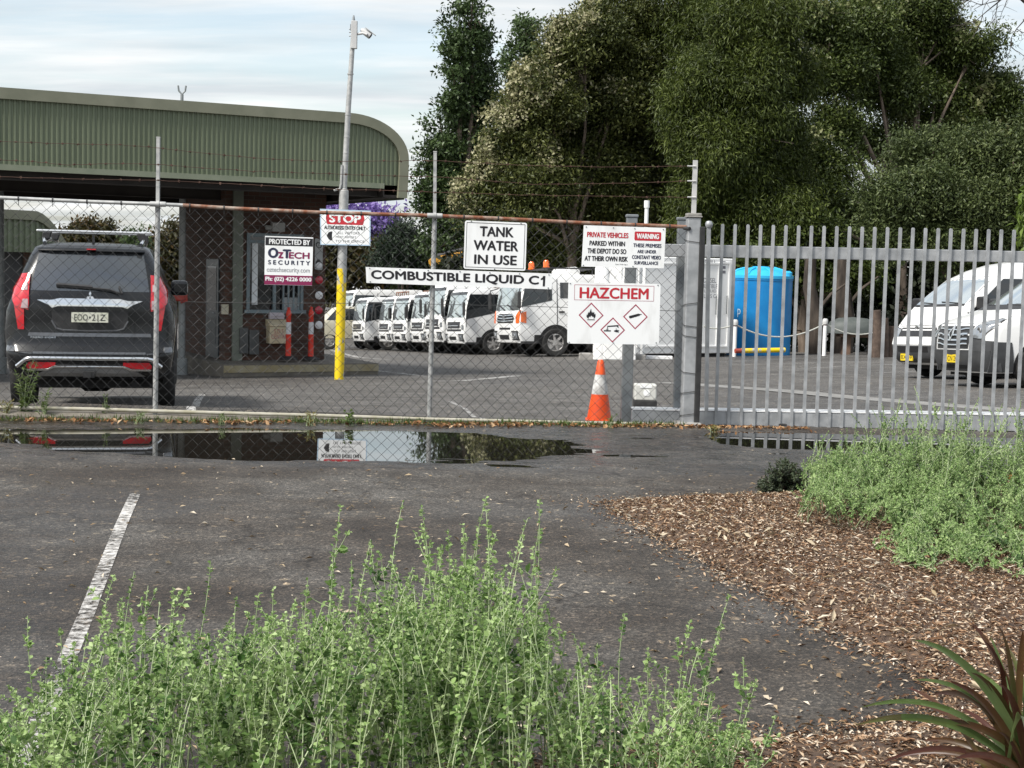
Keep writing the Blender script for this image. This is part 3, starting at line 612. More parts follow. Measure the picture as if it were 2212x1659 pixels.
def colm(px, py, Y, name='column', r=.07):
    p = W(px, py, Y); l = Vector((p.x-cb.x, p.y-cb.y, 0)); c, s = cos(-CP.ang), sin(-CP.ang); x, y = l.x*c-l.y*s, l.x*s+l.y*c
    mb = MB(); mb.tube([(x, y, gz(p.x, p.y)-oz-.1), (x, y, zb-oz+.02)], r, 14); mb.tube([(x, y, gz(p.x, p.y)-oz-.05), (x, y, gz(p.x, p.y)-oz+.34)], r+.05, 14); return mb, p
mb, cp_ = colm(393, 700, 30.2); mb.build(name='column', mats=mat('grey_painted_column', (.20, .22, .22), (.29, .30, .30), 4, .5), parent=can, smooth=40)
mb, _q = colm(2, 700, 31.0); mb.build(name='column', mats=MATS['grey_painted_column'], parent=can, smooth=40)
mb = MB(); mb.bx(U0, -1.15, 6.3, 6.5, -.6, zb-oz); mb.build('side_wall', brickmat('dark_brick', (.10, .045, .03), (.07, .032, .024), (.09, .08, .07)), can)
# roof vent with a Y shaped head
p = W(393, 222, 32.5); h = p.z; t = thing('roof_vent', 'thin grey pipe with a forked head standing on the green canopy roof', 'roof pipe', (p.x, p.y, zt-.01))
q = W(393, 184, 32.5).z-zt
mb = MB(); mb.tube([(0, 0, 0), (0, 0, q*.8)], .035, 8); mb.build('pipe', dgalv, t)
mb = MB(); mb.tube([(-.085, 0, q), (-.07, 0, q*.88), (0, 0, q*.8), (.07, 0, q*.88), (.085, 0, q)], .022, 6); mb.build('fork', dgalv, t)

# ================================================================== the brick gatehouse under the canopy
brick = brickmat('brown_brick', (.085, .040, .026), (.048, .025, .018), (.075, .066, .056))
bluef = mat('blue_grey_frame', (.13, .17, .19), (.17, .215, .235), 4, .5)
glass = mat('dark_window_glass', (.012, .015, .017), rough=.04, spec=.8)
R0 = W(699, 777, 31.0); BP = Plane((R0.x-cos(ea)*4, R0.y-sin(ea)*4), (R0.x, R0.y))
uL_ = BP.uz(484, 778)[0]; uR_ = BP.uz(700, 777)[0]; zbase = R0.z
bb = BP.at(uL_, zbase); bo = thing('gatehouse', 'brown brick gatehouse with a barred window under the green canopy', 'gatehouse', bb, BP.ang)
LX = lambda px, py: (BP.uz(px, py)[0]-uL_, BP.uz(px, py)[1]-zbase)
Wd = uR_-uL_; H = zb-zbase-.004
wx0, wz1 = LX(533, 503); wx1, wz0 = LX(654, 676)
mb = MB()                                          # walls leave the window open
mb.bx(0, wx0, 0, .22, 0, H); mb.bx(wx1, Wd, 0, .22, 0, H); mb.bx(wx0, wx1, 0, .22, 0, wz0); mb.bx(wx0, wx1, 0, .22, wz1, H)
mb.bx(0, .2, .22, 3, 0, H); mb.bx(Wd-.2, Wd, .22, 3, 0, H); mb.bx(.2, Wd-.2, 2.8, 3, 0, H)
mb.build('wall', brick, bo)
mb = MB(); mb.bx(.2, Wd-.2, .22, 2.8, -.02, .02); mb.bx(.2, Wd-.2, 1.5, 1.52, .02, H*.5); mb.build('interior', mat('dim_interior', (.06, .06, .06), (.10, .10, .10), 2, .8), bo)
mb = MB(); mb.bx(-.03, -.003, .35, 1.25, .02, 2.05); dr = mb.build('door', mat('dark_teal_door', (.02, .032, .04), (.03, .045, .055), 3, .35), bo)
mb = MB(); mb.bx(-.036, -.031, .48, 1.12, 1.0, 1.9); mb.build('pane', glass, dr)
mb = MB(); mb.bx(-.037, -.031, .50, 1.10, .30, .85); mb.build('kick_panel', mat('dull_kick_panel', (.05, .055, .058), (.07, .075, .078), 4, .5), dr)
mb = MB(); mb.tube([(-.04, .42, .95), (-.09, .42, .95), (-.09, .55, .95)], .012, 6); mb.build('handle', dgalv, dr)
fw = .07
mb = MB(); mb.bx(wx0, wx1, -.03, .05, wz1-fw, wz1); mb.bx(wx0-.05, wx1+.05, -.07, .05, wz0-.01, wz0+.06); mb.bx(wx0, wx0+fw, -.025, .05, wz0+.06, wz1-fw); mb.bx(wx1-fw, wx1, -.025, .05, wz0+.06, wz1-fw)
xm = LX(593, 600)[0]; mb.bx(xm-.03, xm+.03, -.02, .045, wz0+.06, wz1-fw); wzm = LX(600, 523)[1]; mb.bx(wx0+fw, xm-.03, -.018, .045, wzm-.03, wzm+.03); mb.bx(xm+.03, wx1-fw, -.018, .045, wzm-.03, wzm+.03)
wn = mb.build('window', bluef, bo)
mb = MB(); mb.bx(wx0+fw, wx1-fw, .052, .06, wz0+.06, wz1-fw); mb.build('pane', glass, wn)
for px in (611, 622, 633, 644, 650): x = LX(px, 640)[0]; mb = MB(); mb.bx(x-.018, x+.018, -.04, -.022, wz0+.06, wzm-.03); mb.build('bar', bluef, wn)
x0, z1 = LX(546, 525); x1, z0 = LX(557, 658); mb = MB(); mb.bx(x0, x1, .030, .048, z0, z1); mb.build('bright_view_strip', mat('view_through_white', (.6, .63, .65), (.7, .72, .74), 6, .6), wn)  # added pale strip stands for the bright view through to a far window
x0, z0 = LX(613, 674); x1, z1 = LX(650, 643); mb = MB(); mb.bx(x0, x1, .028, .048, wz0+.062, z1); mb.build('counter_sheet', mat('pale_notice', (.45, .47, .48)), wn)
x0 = LX(501, 600)[0]; mb = MB(); mb.bx(x0, x0+.20*Wd/2.05, -.07, -.003, 0, H); mb.build('downpipe', mat('grey_green_pipe', (.11, .125, .10), (.15, .165, .135), 3, .5), bo)
for px, py in ((483+8, 668),): x, z = LX(px+14-20, py); mb = MB(); mb.bx(x-.07, x+.07, -.05, -.003, z-.1, z+.1); mb.build('switch_box', mat('cream_box', (.42, .38, .28), (.48, .44, .34), 5), bo)
x, z = LX(597, 492); mb = MB(); mb.bx(x-.13, x+.13, -.16, -.003, z-.08, z+.1); mb.tube([(x-.25, -.08, z), (x-.13, -.08, z)], .05, 8); mb.build('wall_light', mat('off_lamp', (.3, .3, .29)), bo)
x0, z1 = LX(515, 708); x1, z0 = LX(555, 775)
mb = MB(); mb.bx(x0, (x0+x1)/2-.02, -.10, -.003, z0+.12, z1); mb.bx((x0+x1)/2, x1, -.13, -.003, z0+.1, z1-.04); mb.build('meter_box', mat('dark_meter_box', (.05, .053, .053), (.075, .078, .08), 4, .4), bo)
RR = mat('red_reflector', (.42, .01, .03), rough=.2, spec=.8); RWm = mat('white_reflector', (.7, .7, .72), rough=.2, spec=.8)
for px, py, m_ in ((690, 573, RWm), (690.5, 605, RR), (690.5, 638, RWm), (690, 670, RR), (690, 702, RWm)):
    x, z = LX(px-2, py); mb = MB(); mb.lathe([(.085, 0), (.085, -.02), (.06, -.035), (0, -.038)], 16, (x, -.003, z), 'Y'); mb.build('reflector', m_, bo, smooth=40)
# notice panel on the corner
nb = board('speed_limit_notice', 'grey notice panel with a speed ring and black car symbol on the gatehouse corner', BP, .03, (680, 514), (697.5, 519), (696.5, 584), (679.5, 582), m=mat('grey_notice', (.30, .31, .31), (.38, .39, .39), 6, .5), rounded=.04, cat='notice')
ring = [[(.5+.36*cos(radians(a)), .2+.36*.27*sin(radians(a))) for a in (q, q+20)]+[(.5+.25*cos(radians(a)), .2+.25*.27*sin(radians(a))) for a in (q+20, q)] for q in range(0, 360, 20)]
shapes(nb, ring, blk, 'ring'); shapes(nb, [[(.1, .82), (.12, .74), (.25, .72), (.32, .66), (.68, .66), (.75, .72), (.9, .74), (.9, .82), (.75, .82), (.70, .86), (.28, .86), (.22, .82)]], blk, 'car_symbol'); letters(nb, [('6', .42, .58, .155, .245)], blk)
# raised island under gatehouse
mb = MB()
mb.bx(-.35, Wd+.75, -1.15, 3.3, -.9, -.003); isl = mb.build('kerb_island', mat('island_concrete', (.10, .09, .075), (.16, .145, .12), 3, .9, bump=.2)); isl.location = bb; isl.rotation_euler = (0, 0, BP.ang); tag(isl, kind='structure')
mb = MB(); mb.bx(-.35, Wd+.76, -1.165, -1.15, -.16, -.02); o = mb.build('kerb_island', mat('faded_yellow_kerb', (.24, .20, .11), (.30, .27, .19), 4, .8)); o.location = bb; o.rotation_euler = (0, 0, BP.ang); tag(o, kind='structure')
# safety data box
BX = Plane(BP.at(0, 0, .16), BP.at(1, 0, .16))
cx0, cz0 = LX(572.5, 741); cx1, cz1 = LX(617, 675); wbx = cx1-cx0; hbx = cz1-cz0
bx_ = thing('document_box', 'cream document box lettered S.D.S. CENTRE fixed below the gatehouse window', 'document box', BP.at(uL_+(cx0+cx1)/2, zbase+cz0, .003), BP.ang)
cream = mat('cream_painted_box', (.50, .42, .27), (.60, .53, .38), 5, .55); lav = mat('pale_lilac_flap', (.42, .38, .42), (.5, .46, .5), 5, .6)
mb = MB(); mb.bx(-wbx*.46, wbx*.44, -.24, 0, 0, hbx*.56); mb.build('body', cream, bx_, bevel=.01)
mb = MB(); mb.prism([(-.27, hbx*.56), (-.27, hbx*.62), (-.06, hbx*.78), (0, hbx*.78), (0, hbx*.56)], lambda a, b, t: Vector((t, a, b)), -wbx*.5, wbx*.47); mb.build('lid', cream, bx_, bevel=.008)
mb = MB(); mb.bx(-wbx*.36, wbx*.36, -.10, 0, hbx*.79, hbx*1.0); mb.bx(-wbx*.38, wbx*.38, -.12, 0, hbx*.87, hbx*.91); mb.build('leaflet_tray', lav, bx_, bevel=.006)
mb = MB()
for txt, a, b, z0, z1 in (('S.D.S.', -.24, .26, .33, .47), ('CENTRE', -.38, .38, .16, .30)):
    V, F = text_geo(txt, .03); mb.add([((a+(b-a)*x)*wbx, -.2415, (z0+(z1-z0)*y)*hbx) for x, y in V], F)
flat(mb, 'lettering', dred, bx_)
# delineator posts
orr = mat('red_orange_plastic', (.62, .035, .018), (.70, .05, .025), 4, .4)
def delineator(px, py, Y, label, top):
    c = G(px, py); c = W(px, py, Y); h = W(px+5, top, Y).z-c.z
    t = thing('delineator_post', label, 'bollard', c, 0, 'red delineator posts')
    mb = MB(); r = .058; mb.lathe([(r*1.05, 0), (r, .1), (r*.82, h*.83), (r*.95, h*.84), (r*.95, h*.88), (r*.6, h*.94), (r*.42, h*.95), (r*.55, h*.985), (0, h)], 16); mb.build('post', orr, t, smooth=40)
    mb = MB(); mb.lathe([(r*.93, h*.48), (r*.90, h*.71)], 16, cap=False); mb.build('reflective_band', mat('silver_band', (.55, .55, .56), (.66, .66, .67), 8, .4), t, smooth=40)
    mb = MB(); mb.lathe([(.19, 0), (.19, .03), (.12, .06), (.08, .07)], 18); mb.build('base', rubber, t, smooth=40)
delineator(622.5, 776, 30.1, 'left of two red delineator posts with a white band, beside the cream document box', 663); delineator(671, 777, 30.5, 'right of two red delineator posts with a white band, near the gatehouse corner', 662)
# red box strapped to column
p = W(391, 650, 30.05); t = thing('red_hose_bracket', 'red fire hose bracket fixed to the grey canopy column', 'hose bracket', p)
redp = mat('faded_red_metal', (.33, .03, .02), (.42, .06, .045), 6, .5)
mb = MB(); mb.bx(-.11, .17, -.26, -.13, 0, .36); mb.build('housing', redp, t, bevel=.03); mb = MB(); mb.tube([(.03, -.27, .31), (.1, -.34, .25), (.16, -.32, .12), (.18, -.29, .02), (.06, -.28, -.02)], .03, 8); mb.build('hose', redp, t)
mb = MB(); mb.lathe([(.1, -.03), (.1, .03)], 16, (.03, -.0, .18), 'Z'); mb.tube([(.0, 0, .27), (.0, -.13, .27)], .03, 6); mb.tube([(.0, 0, .08), (.0, -.13, .08)], .03, 6); mb.build('clamp', redp, t)

# ================================================================== light pole, stop sign
LY = 27.4
a = W(732.5, 813, LY); b = W(743, 410, LY); c = W(763, 62, LY); pbse = Vector((a.x, a.y, a.z)); gzv = gz(a.x, a.y)
lp = thing('camera_pole', 'tall grey steel pole with a security camera on top and yellow painted lower half', 'pole', pbse)
pv = lambda x, y, dy=0: W(x, y, LY+dy)-pbse
yy = pv(738.6, 580)
mb = MB(); mb.tube([(0, 0, min(0, gzv-pbse.z)-.1), yy], .088, 18)
yel = bpy.data.materials.new('chipped_yellow_paint'); yel.use_nodes = True; tt = yel.node_tree; bs = tt.nodes['Principled BSDF']; co = nn(tt, 'ShaderNodeTexCoord')
mp_ = nn(tt, 'ShaderNodeMapping'); mp_.inputs['Scale'].default_value = (5.5, 5.5, 2.2); mp_.inputs['Location'].default_value = (2.2, 1.3, .4); lk(tt, co.outputs['Object'], mp_.inputs[0]); nq = nn(tt, 'ShaderNodeTexNoise'); nq.inputs['Scale'].default_value = 1.0; nq.inputs['Detail'].default_value = 7; nq.inputs['Roughness'].default_value = .62; lk(tt, mp_.outputs[0], nq.inputs['Vector'])
rq = nn(tt, 'ShaderNodeValToRGB'); rq.color_ramp.interpolation = 'LINEAR'; e = rq.color_ramp.elements; e[0].position = .40; e[0].color = (.36, .38, .38, 1); e[1].position = .43; e[1].color = (.75, .54, .006, 1); lk(tt, nq.outputs['Fac'], rq.inputs[0]); lk(tt, rq.outputs[0], bs.inputs['Base Color']); bs.inputs['Roughness'].default_value = .5
mb.build('painted_base', yel, lp, smooth=40)
mb = MB(); mb.tube([yy, pv(743, 412)], .086, 18); mb.tube([pv(743, 412), pv(743.2, 406)], [.086, .045], 18); mb.tube([pv(743.2, 406), pv(752, 240), pv(763, 75)], [.055, .05, .042], 12)
for x_, y_ in ((745.2, 372), (747.6, 330), (749.3, 296), (752, 248), (757, 160)): q = pv(x_, y_); mb.tube([q-Vector((0, 0, .012)), q+Vector((0, 0, .012))], .058, 12)
mb.build('shaft', galv2, lp, smooth=40)
mb = MB(); q = pv(741, 398); mb.tube([q+Vector((-.16, -.06, -.12)), q+Vector((-.05, -.06, -.09)), q+Vector((-.03, -.06, .0)), q+Vector((-.02, -.05, .35))], .022, 6); mb.build('bracket', galv2, lp)
mb = MB(); q = pv(766, 72); mb.bx(q.x-.06, q.x+.05, -.07, .03, q.z-.28, q.z+.22); q2 = pv(772, 70); mb.tube([(q.x+.03, -.02, q.z-.02), (q.x+.16, -.04, q.z+.0), (q.x+.24, -.06, q.z-.03)], .025, 8); mb.build('camera_arm', mat('pale_grey_camera', (.45, .45, .45), (.52, .52, .51), 6, .45), lp, bevel=.008)
c0 = pv(785, 67); c1 = pv(800, 78); d = (c1-c0).normalized()
mb = MB(); mb.tube([c0-d*.05, c0, c1], [.03, .055, .06], 10); sc_ = mb.build('camera', MATS['pale_grey_camera'], lp, smooth=40)
mb = MB(); up = Vector((.35, 0, .5)).normalized(); mb.add([c0+up*.065+Vector((0, s*.06, 0)) for s in (-1, 1)]+[c1+d*.07+up*.06+Vector((0, s*.06, 0)) for s in (1, -1)]+[c0+up*.075+Vector((0, s*.06, 0)) for s in (-1, 1)]+[c1+d*.07+up*.07+Vector((0, s*.06, 0)) for s in (1, -1)], [(0, 1, 2, 3), (7, 6, 5, 4), (0, 4, 5, 1), (1, 5, 6, 2), (2, 6, 7, 3), (3, 7, 4, 0)]); mb.build('sun_shield', MATS['pale_grey_camera'], sc_)
mb = MB(); mb.tube([c1-d*.002, c1+d*.012], .048, 12); mb.build('lens', blk, sc_)
mb = MB(); q = pv(763, 70); mb.tube([q, pv(763.5, 46), pv(764, 33)], [.03, .035, .012], 8); mb.tube([pv(758, 66), pv(758.5, 52)], .018, 6)
for k in (63, 70, 78): mb.tube([pv(754, k), pv(764, k-2)], .012, 5)
mb.build('aerial', dgalv, lp)
SP = Plane(W(700, 500, LY-.13), W(801, 500, LY-.10))
s = board('stop_sign', 'white sign headed STOP on the yellow based pole, telling visitors entry is restricted', SP, 0, (691, 451), (801, 455), (800, 531), (692, 529), rounded=.02, cat='sign')
shapes(s, frame(.0, 1.0, .0, 1.0, .022, .03), mat('pale_blue_edge', (.42, .55, .68)), 'border')
shapes(s, [[(.15, .08), (.84, .08), (.86, .13), (.88, .25), (.86, .37), (.84, .42), (.15, .42), (.13, .37), (.115, .25), (.13, .13)]], red, 'stop_panel'); letters(s, [('STOP', .18, .81, .13, .37, .03)], white, 'white_lettering', .003)
letters(s, [('AUTHORISED ENTRY ONLY', .08, .90, .455, .565, .02), ('ALL VISITORS', .34, .78, .615, .69), ('MUST REPORT', .31, .72, .74, .80), ('TO THE OFFICE', .30, .88, .85, .92)], blk)
shapes(s, [[(.125, .74), (.17, .64), (.21, .62), (.245, .62), (.235, .70), (.235, .78), (.245, .86), (.21, .87), (.17, .84)]], blk, 'arrow')
mb = MB(); mb.tube([(.0, .02, -.2), (.08, .08, -.2)], .02, 6); mb.build('mounting_clip', dgalv, s[0])

# ================================================================== traffic cone
c = G(1294, 909); k = 3195/c.y
cone = thing('traffic_cone', 'orange traffic cone with a dirty white band standing behind the fence', 'traffic cone', c)
H = 133/k; org = mat('orange_cone_plastic', (.78, .075, .012), (.85, .11, .02), 5, .45)
dirtw = mat('scuffed_white_band', (.34, .32, .30), (.66, .66, .65), 9, .6, lo=.36, hi=.58)
rr = lambda z: .128*(1-z/H)+.030*(z/H)
mb = MB(); mb.lathe([(rr(0), .0), (rr(.04), .04), (rr(H*.44), H*.44)], 28, cap=False); mb.lathe([(rr(H*.76), H*.76), (rr(H*.97), H*.97), (.02, H), (0, H)], 28, cap=False); mb.build('body', org, cone, smooth=50)
mb = MB(); mb.lathe([(rr(H*.44)+.001, H*.44), (rr(H*.76)+.001, H*.76)], 28, cap=False); mb.build('reflective_band', dirtw, cone, smooth=50)
mb = MB(); mb.bx(-.135, .135, -.135, .135, -.01, .022); mb.build('base', org, cone, bevel=.01)

# ================================================================== far left shed behind the canopy
q0 = W(-40, 700, 44); q1 = W(150, 700, 46.5); SH = Plane(q0, q1)
uz = SH.uz; u0 = uz(-40, 500)[0]; uA = uz(72, 456)[0]; uB = uz(150, 548)[0]; ztp = uz(20, 453)[1]; zbt = uz(60, 545)[1]; ztB = uz(150, 545)[1]
sb = SH.at(u0, 0); sb.z = gz(sb.x, sb.y); sh = thing('shed', 'distant green ribbed shed with a sloping curved roof end behind the parked SUV', 'shed', sb, SH.ang)
def pr(u): t = min(max((u-uA)/(uB-uA), 0), 1); return ztp-(ztp-ztB)*t**1.7
mb = MB(); cols = []; u = u0
while u < uB-.05:
    for du, dy in ((0, 0), (.06, 0), (.08, -.05), (.15, -.05), (.17, 0)): cols.append((u+du, dy))
    u += .20
V = []
for u, dy in cols: V += [(u-u0, dy, min(zbt, pr(u)-.02)-sb.z), (u-u0, dy, pr(u)-sb.z)]
mb.add(V, [(2*i, 2*i+2, 2*i+3, 2*i+1) for i in range(len(cols)-1)]); mb.build('ribbed_fascia', green, sh)
mb = MB(); us = np.linspace(u0, uB, 16)
for a, b in zip(us[:-1], us[1:]): mb.prism([(a-u0, pr(a)-sb.z), (b-u0, pr(b)-sb.z), (b-u0, pr(b)-.28-sb.z), (a-u0, pr(a)-.28-sb.z)], lambda x, z, t: Vector((x, t, z)), -.12, 7)
mb.build('roof', olive, sh)
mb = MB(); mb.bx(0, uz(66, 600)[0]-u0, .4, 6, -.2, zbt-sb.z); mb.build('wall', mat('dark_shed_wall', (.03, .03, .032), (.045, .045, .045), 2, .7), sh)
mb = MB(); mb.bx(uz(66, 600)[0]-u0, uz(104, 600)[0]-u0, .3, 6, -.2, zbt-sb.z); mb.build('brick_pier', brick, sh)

a = W(742, 560, 112); b = W(842, 560, 112); zt_ = W(790, 536, 112).z; t = thing('white_shed', 'long white shed roof far behind the trucks, under the jacaranda', 'shed', (a.x, 112, gz(a.x, 112)))
mb = MB(); mb.bx(0, b.x-a.x, 0, 8, -.2, W(790, 550, 112).z-t.location.z); mb.build('wall', white, t); mb = MB(); mb.prism([(-.3, W(790, 550, 112).z-t.location.z), (b.x-a.x+.3, W(790, 550, 112).z-t.location.z), (b.x-a.x+.3, zt_-t.location.z), (-.3, zt_-t.location.z)], lambda x, z, q: Vector((x, q, z)), -.4, 9); mb.build('roof', white, t)
# ================================================================== vehicles
class Body:                                        # a body stacked from rounded rings: (z, half width, y rear, y front, corner radius)
    def __init__(s, lv, bow_r=.06, bow_f=.10):
        s.lv = lv; s.z = [l[0] for l in lv]; s.br = bow_r; s.bf = bow_f
    def hw(s, z): return float(np.interp(z, s.z, [l[1] for l in s.lv]))
    def yr(s, z): return float(np.interp(z, s.z, [l[2] for l in s.lv]))
    def yf(s, z): return float(np.interp(z, s.z, [l[3] for l in s.lv]))
    def cr(s, z): return float(np.interp(z, s.z, [l[4] for l in s.lv]))
    def corner(s, x, z):                           # how far the rounded corner pulls an end back at x
        w, r = s.hw(z), s.cr(z); t = max(0, abs(x)-(w-r)); return r-sqrt(max(0, r*r-min(t, r)**2))
    def rear(s, x, z, e=0): w = s.hw(z); return Vector((x, s.yr(z)+s.br*(x/w)**2+s.corner(x, z)-e, z))
    def front(s, x, z, e=0): w = s.hw(z); return Vector((x, s.yf(z)-s.bf*(x/w)**2-s.corner(x, z)+e, z))
    def side(s, sg): return lambda y, z, e=0: Vector((sg*(s.hw(z)+e), y, z))
    def shell(s):
        zs = []
        for a, b in zip(s.z[:-1], s.z[1:]): zs += [a, (a+b)/2] if b-a > .08 else [a]
        zs.append(s.z[-1]); mb = MB(); V = []; n = None
        for z in zs:
            w, yr, yf, r = s.hw(z), s.yr(z), s.yf(z), s.cr(z); R = []
            xs_ = [-w+r+(2*w-2*r)*k/8 for k in range(9)]; an = [radians(15*k) for k in range(1, 6)]
            R += [s.rear(x, z) for x in xs_]
            yb = s.yr(z)+s.br*((w-r)/w)**2; R += [Vector((w-r+r*sin(a), yb+s.br*(1-((w-r)/w)**2)*sin(a)+r-r*cos(a), z)) for a in an]
            y0 = yb+r+s.br*(1-((w-r)/w)**2); yt = s.yf(z)-s.bf*((w-r)/w)**2; y1 = yt-r-s.bf*(1-((w-r)/w)**2)
            R += [Vector((w, y0+(y1-y0)*k/6, z)) for k in range(7)]
            R += [Vector((w-r+r*cos(a), yt-r+r*sin(a)-s.bf*(1-((w-r)/w)**2)*cos(a), z)) for a in an]
            R += [s.front(x, z) for x in reversed(xs_)]
            R += [Vector((-w+r-r*sin(a), yt-r+r*cos(a)-s.bf*(1-((w-r)/w)**2)*sin(a), z)) for a in an]
            R += [Vector((-w, y1+(y0-y1)*k/6, z)) for k in range(7)]
            R += [Vector((-w+r-r*cos(a), yb+s.br*(1-((w-r)/w)**2)*cos(a)+r-r*sin(a), z)) for a in an]
            n = len(R); V += R
        F = []
        for i in range(len(zs)-1):
            for j in range(n): F.append((i*n+j, i*n+(j+1) % n, (i+1)*n+(j+1) % n, (i+1)*n+j))
        F.append(tuple(range(n))[::-1]); F.append(tuple((len(zs)-1)*n+j for j in range(n))); mb.add(V, F); return mb
tyre = mat('tyre_rubber', (.012, .012, .012), (.024, .023, .022), 20, .8, bump=.15)
alloy = mat('alloy_rim', (.42, .42, .43), (.55, .55, .56), 8, .35, .7); steel_rim = mat('steel_rim', (.25, .24, .23), (.42, .41, .40), 10, .5, .3)
chrome = mat('chrome', (.78, .79, .80), rough=.08, metal=1.0); blkpl = mat('black_plastic', (.016, .016, .017), (.026, .026, .027), 20, .5)
cglass = mat('tinted_glass', (.016, .019, .021), rough=.03, spec=.9); wind = mat('windscreen_glass', (.62, .68, .70), rough=.06, metal=.85)
wpaint = mat('white_vehicle_paint', (.74, .74, .73), (.80, .80, .79), 1.5, .25, spec=.5, coat=.5); lens = mat('clear_lamp', (.30, .32, .34), rough=.08, metal=.5, spec=.9, coat=.7)
amber = mat('amber_lens', (.75, .13, .01), rough=.15, spec=.7, coat=.5); redlens = mat('red_lens', (.52, .008, .018), rough=.12, spec=.7, coat=.8)
def wheel(par, x, y, r, w, sg, rim=alloy, spokes=5):
    mb = MB(); h = w/2
    mb.lathe([(r*.60, -h*.80), (r*.80, -h), (r*.93, -h*.96), (r*.985, -h*.75), (r, -h*.4), (r, h*.4), (r*.985, h*.75), (r*.93, h*.96), (r*.80, h), (r*.60, h*.80)], 32, (x, y, r), 'X', cap=False)
    o = mb.build('wheel', tyre, par, smooth=35)
    mb = MB(); q = x+sg*h*.55
    mb.lathe([(r*.64, x+sg*h*.8-q), (r*.60, x+sg*h*.82-q), (r*.54, 0), (r*.20, sg*h*.05), (r*.17, sg*h*.28), (.0, sg*h*.30)], 24, (q, y, r), 'X', cap=False)
    for k in range(spokes):
        a = 2*pi*k/spokes+.3; d = Vector((0, cos(a), sin(a))); t = Vector((0, -sin(a), cos(a))); c = Vector((q, y, r)); X = Vector((sg, 0, 0))
        b0 = c+d*r*.12; b1 = c+d*r*.60
        mb.add([b0-t*r*.09+X*h*.3, b0+t*r*.09+X*h*.3, b1+t*r*.07+X*h*.30, b1-t*r*.07+X*h*.30, b0-t*r*.09, b0+t*r*.09, b1+t*r*.07, b1-t*r*.07], [(0, 1, 2, 3), (0, 4, 5, 1), (1, 5, 6, 2), (2, 6, 7, 3), (3, 7, 4, 0)])
    mb.build('rim', rim, o, smooth=35)
    return o
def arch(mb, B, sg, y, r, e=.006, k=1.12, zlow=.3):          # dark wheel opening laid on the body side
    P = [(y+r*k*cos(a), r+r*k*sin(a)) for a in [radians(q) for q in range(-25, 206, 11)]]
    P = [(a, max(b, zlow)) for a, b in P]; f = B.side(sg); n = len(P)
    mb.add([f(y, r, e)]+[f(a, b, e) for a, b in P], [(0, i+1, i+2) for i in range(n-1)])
mirL = lambda P: [(-x, z) for x, z in P]

# ---- dark grey four-wheel drive, rear view
rp_ = W(193, 868, 14.95)
suv = thing('parked_suv', 'dark grey four wheel drive with roof bars parked nose-in behind the fence', 'car', (rp_.x, rp_.y, 0), radians(12.5), tilt=False)
suv.location.z = gz(rp_.x, rp_.y+1); suv.scale = (.92, 1, 1.01)
gpaint = mat('dark_grey_car_paint', (.006, .0065, .008), (.009, .010, .011), 2, .24, .0, spec=.40, coat=.25)
B = Body([(.36, .78, .12, 4.5, .12), (.44, .87, .03, 4.62, .15), (.60, .90, 0, 4.7, .16), (.655, .905, .01, 4.7, .16), (.70, .91, .075, 4.7, .14), (.85, .925, .10, 4.66, .14), (1.05, .905, .10, 4.55, .13), (1.12, .875, .10, 4.2, .12), (1.20, .845, .115, 3.5, .12), (1.27, .81, .14, 3.3, .12), (1.45, .745, .22, 2.95, .13), (1.62, .67, .32, 2.55, .14), (1.69, .63, .36, 2.35, .15), (1.725, .56, .46, 2.2, .16), (1.745, .40, .65, 2.0, .18), (1.75, .2, .9, 1.8, .1)], .07, .12)
B.shell().build('body', gpaint, suv, smooth=50)
f = B.rear
mb = MB(); mb.patch([(-.635, 1.255), (-.61, 1.4), (-.56, 1.655)], [(.635, 1.255), (.61, 1.4), (.56, 1.655)], f, .004, nx=10); rw = mb.build('rear_window', mat('suv_rear_glass', (.12, .13, .14), rough=.07, metal=.75), suv, smooth=50)
mb = MB(); mb.tube([f(.32, 1.24, .03), f(.2, 1.275, .03), f(-.36, 1.315, .03)], .012, 6); mb.tube([f(-.36, 1.315, .022), f(.02, 1.295, .022)], .022, 6); mb.tube([f(.31, 1.31, .03), f(.345, 1.24, .03)], .012, 6); mb.build('wiper', blkpl, rw)
mb = MB(); mb.patch([(-.58, 1.66), (-.57, 1.70)], [(.58, 1.66), (.57, 1.70)], f, .05, nx=8, sub=2); mb.build('spoiler', gpaint, suv, smooth=50)
mb = MB(); mb.bx(-.05, .05, .28, .31, 1.672, 1.684); mb.build('brake_lamp', redlens, suv)
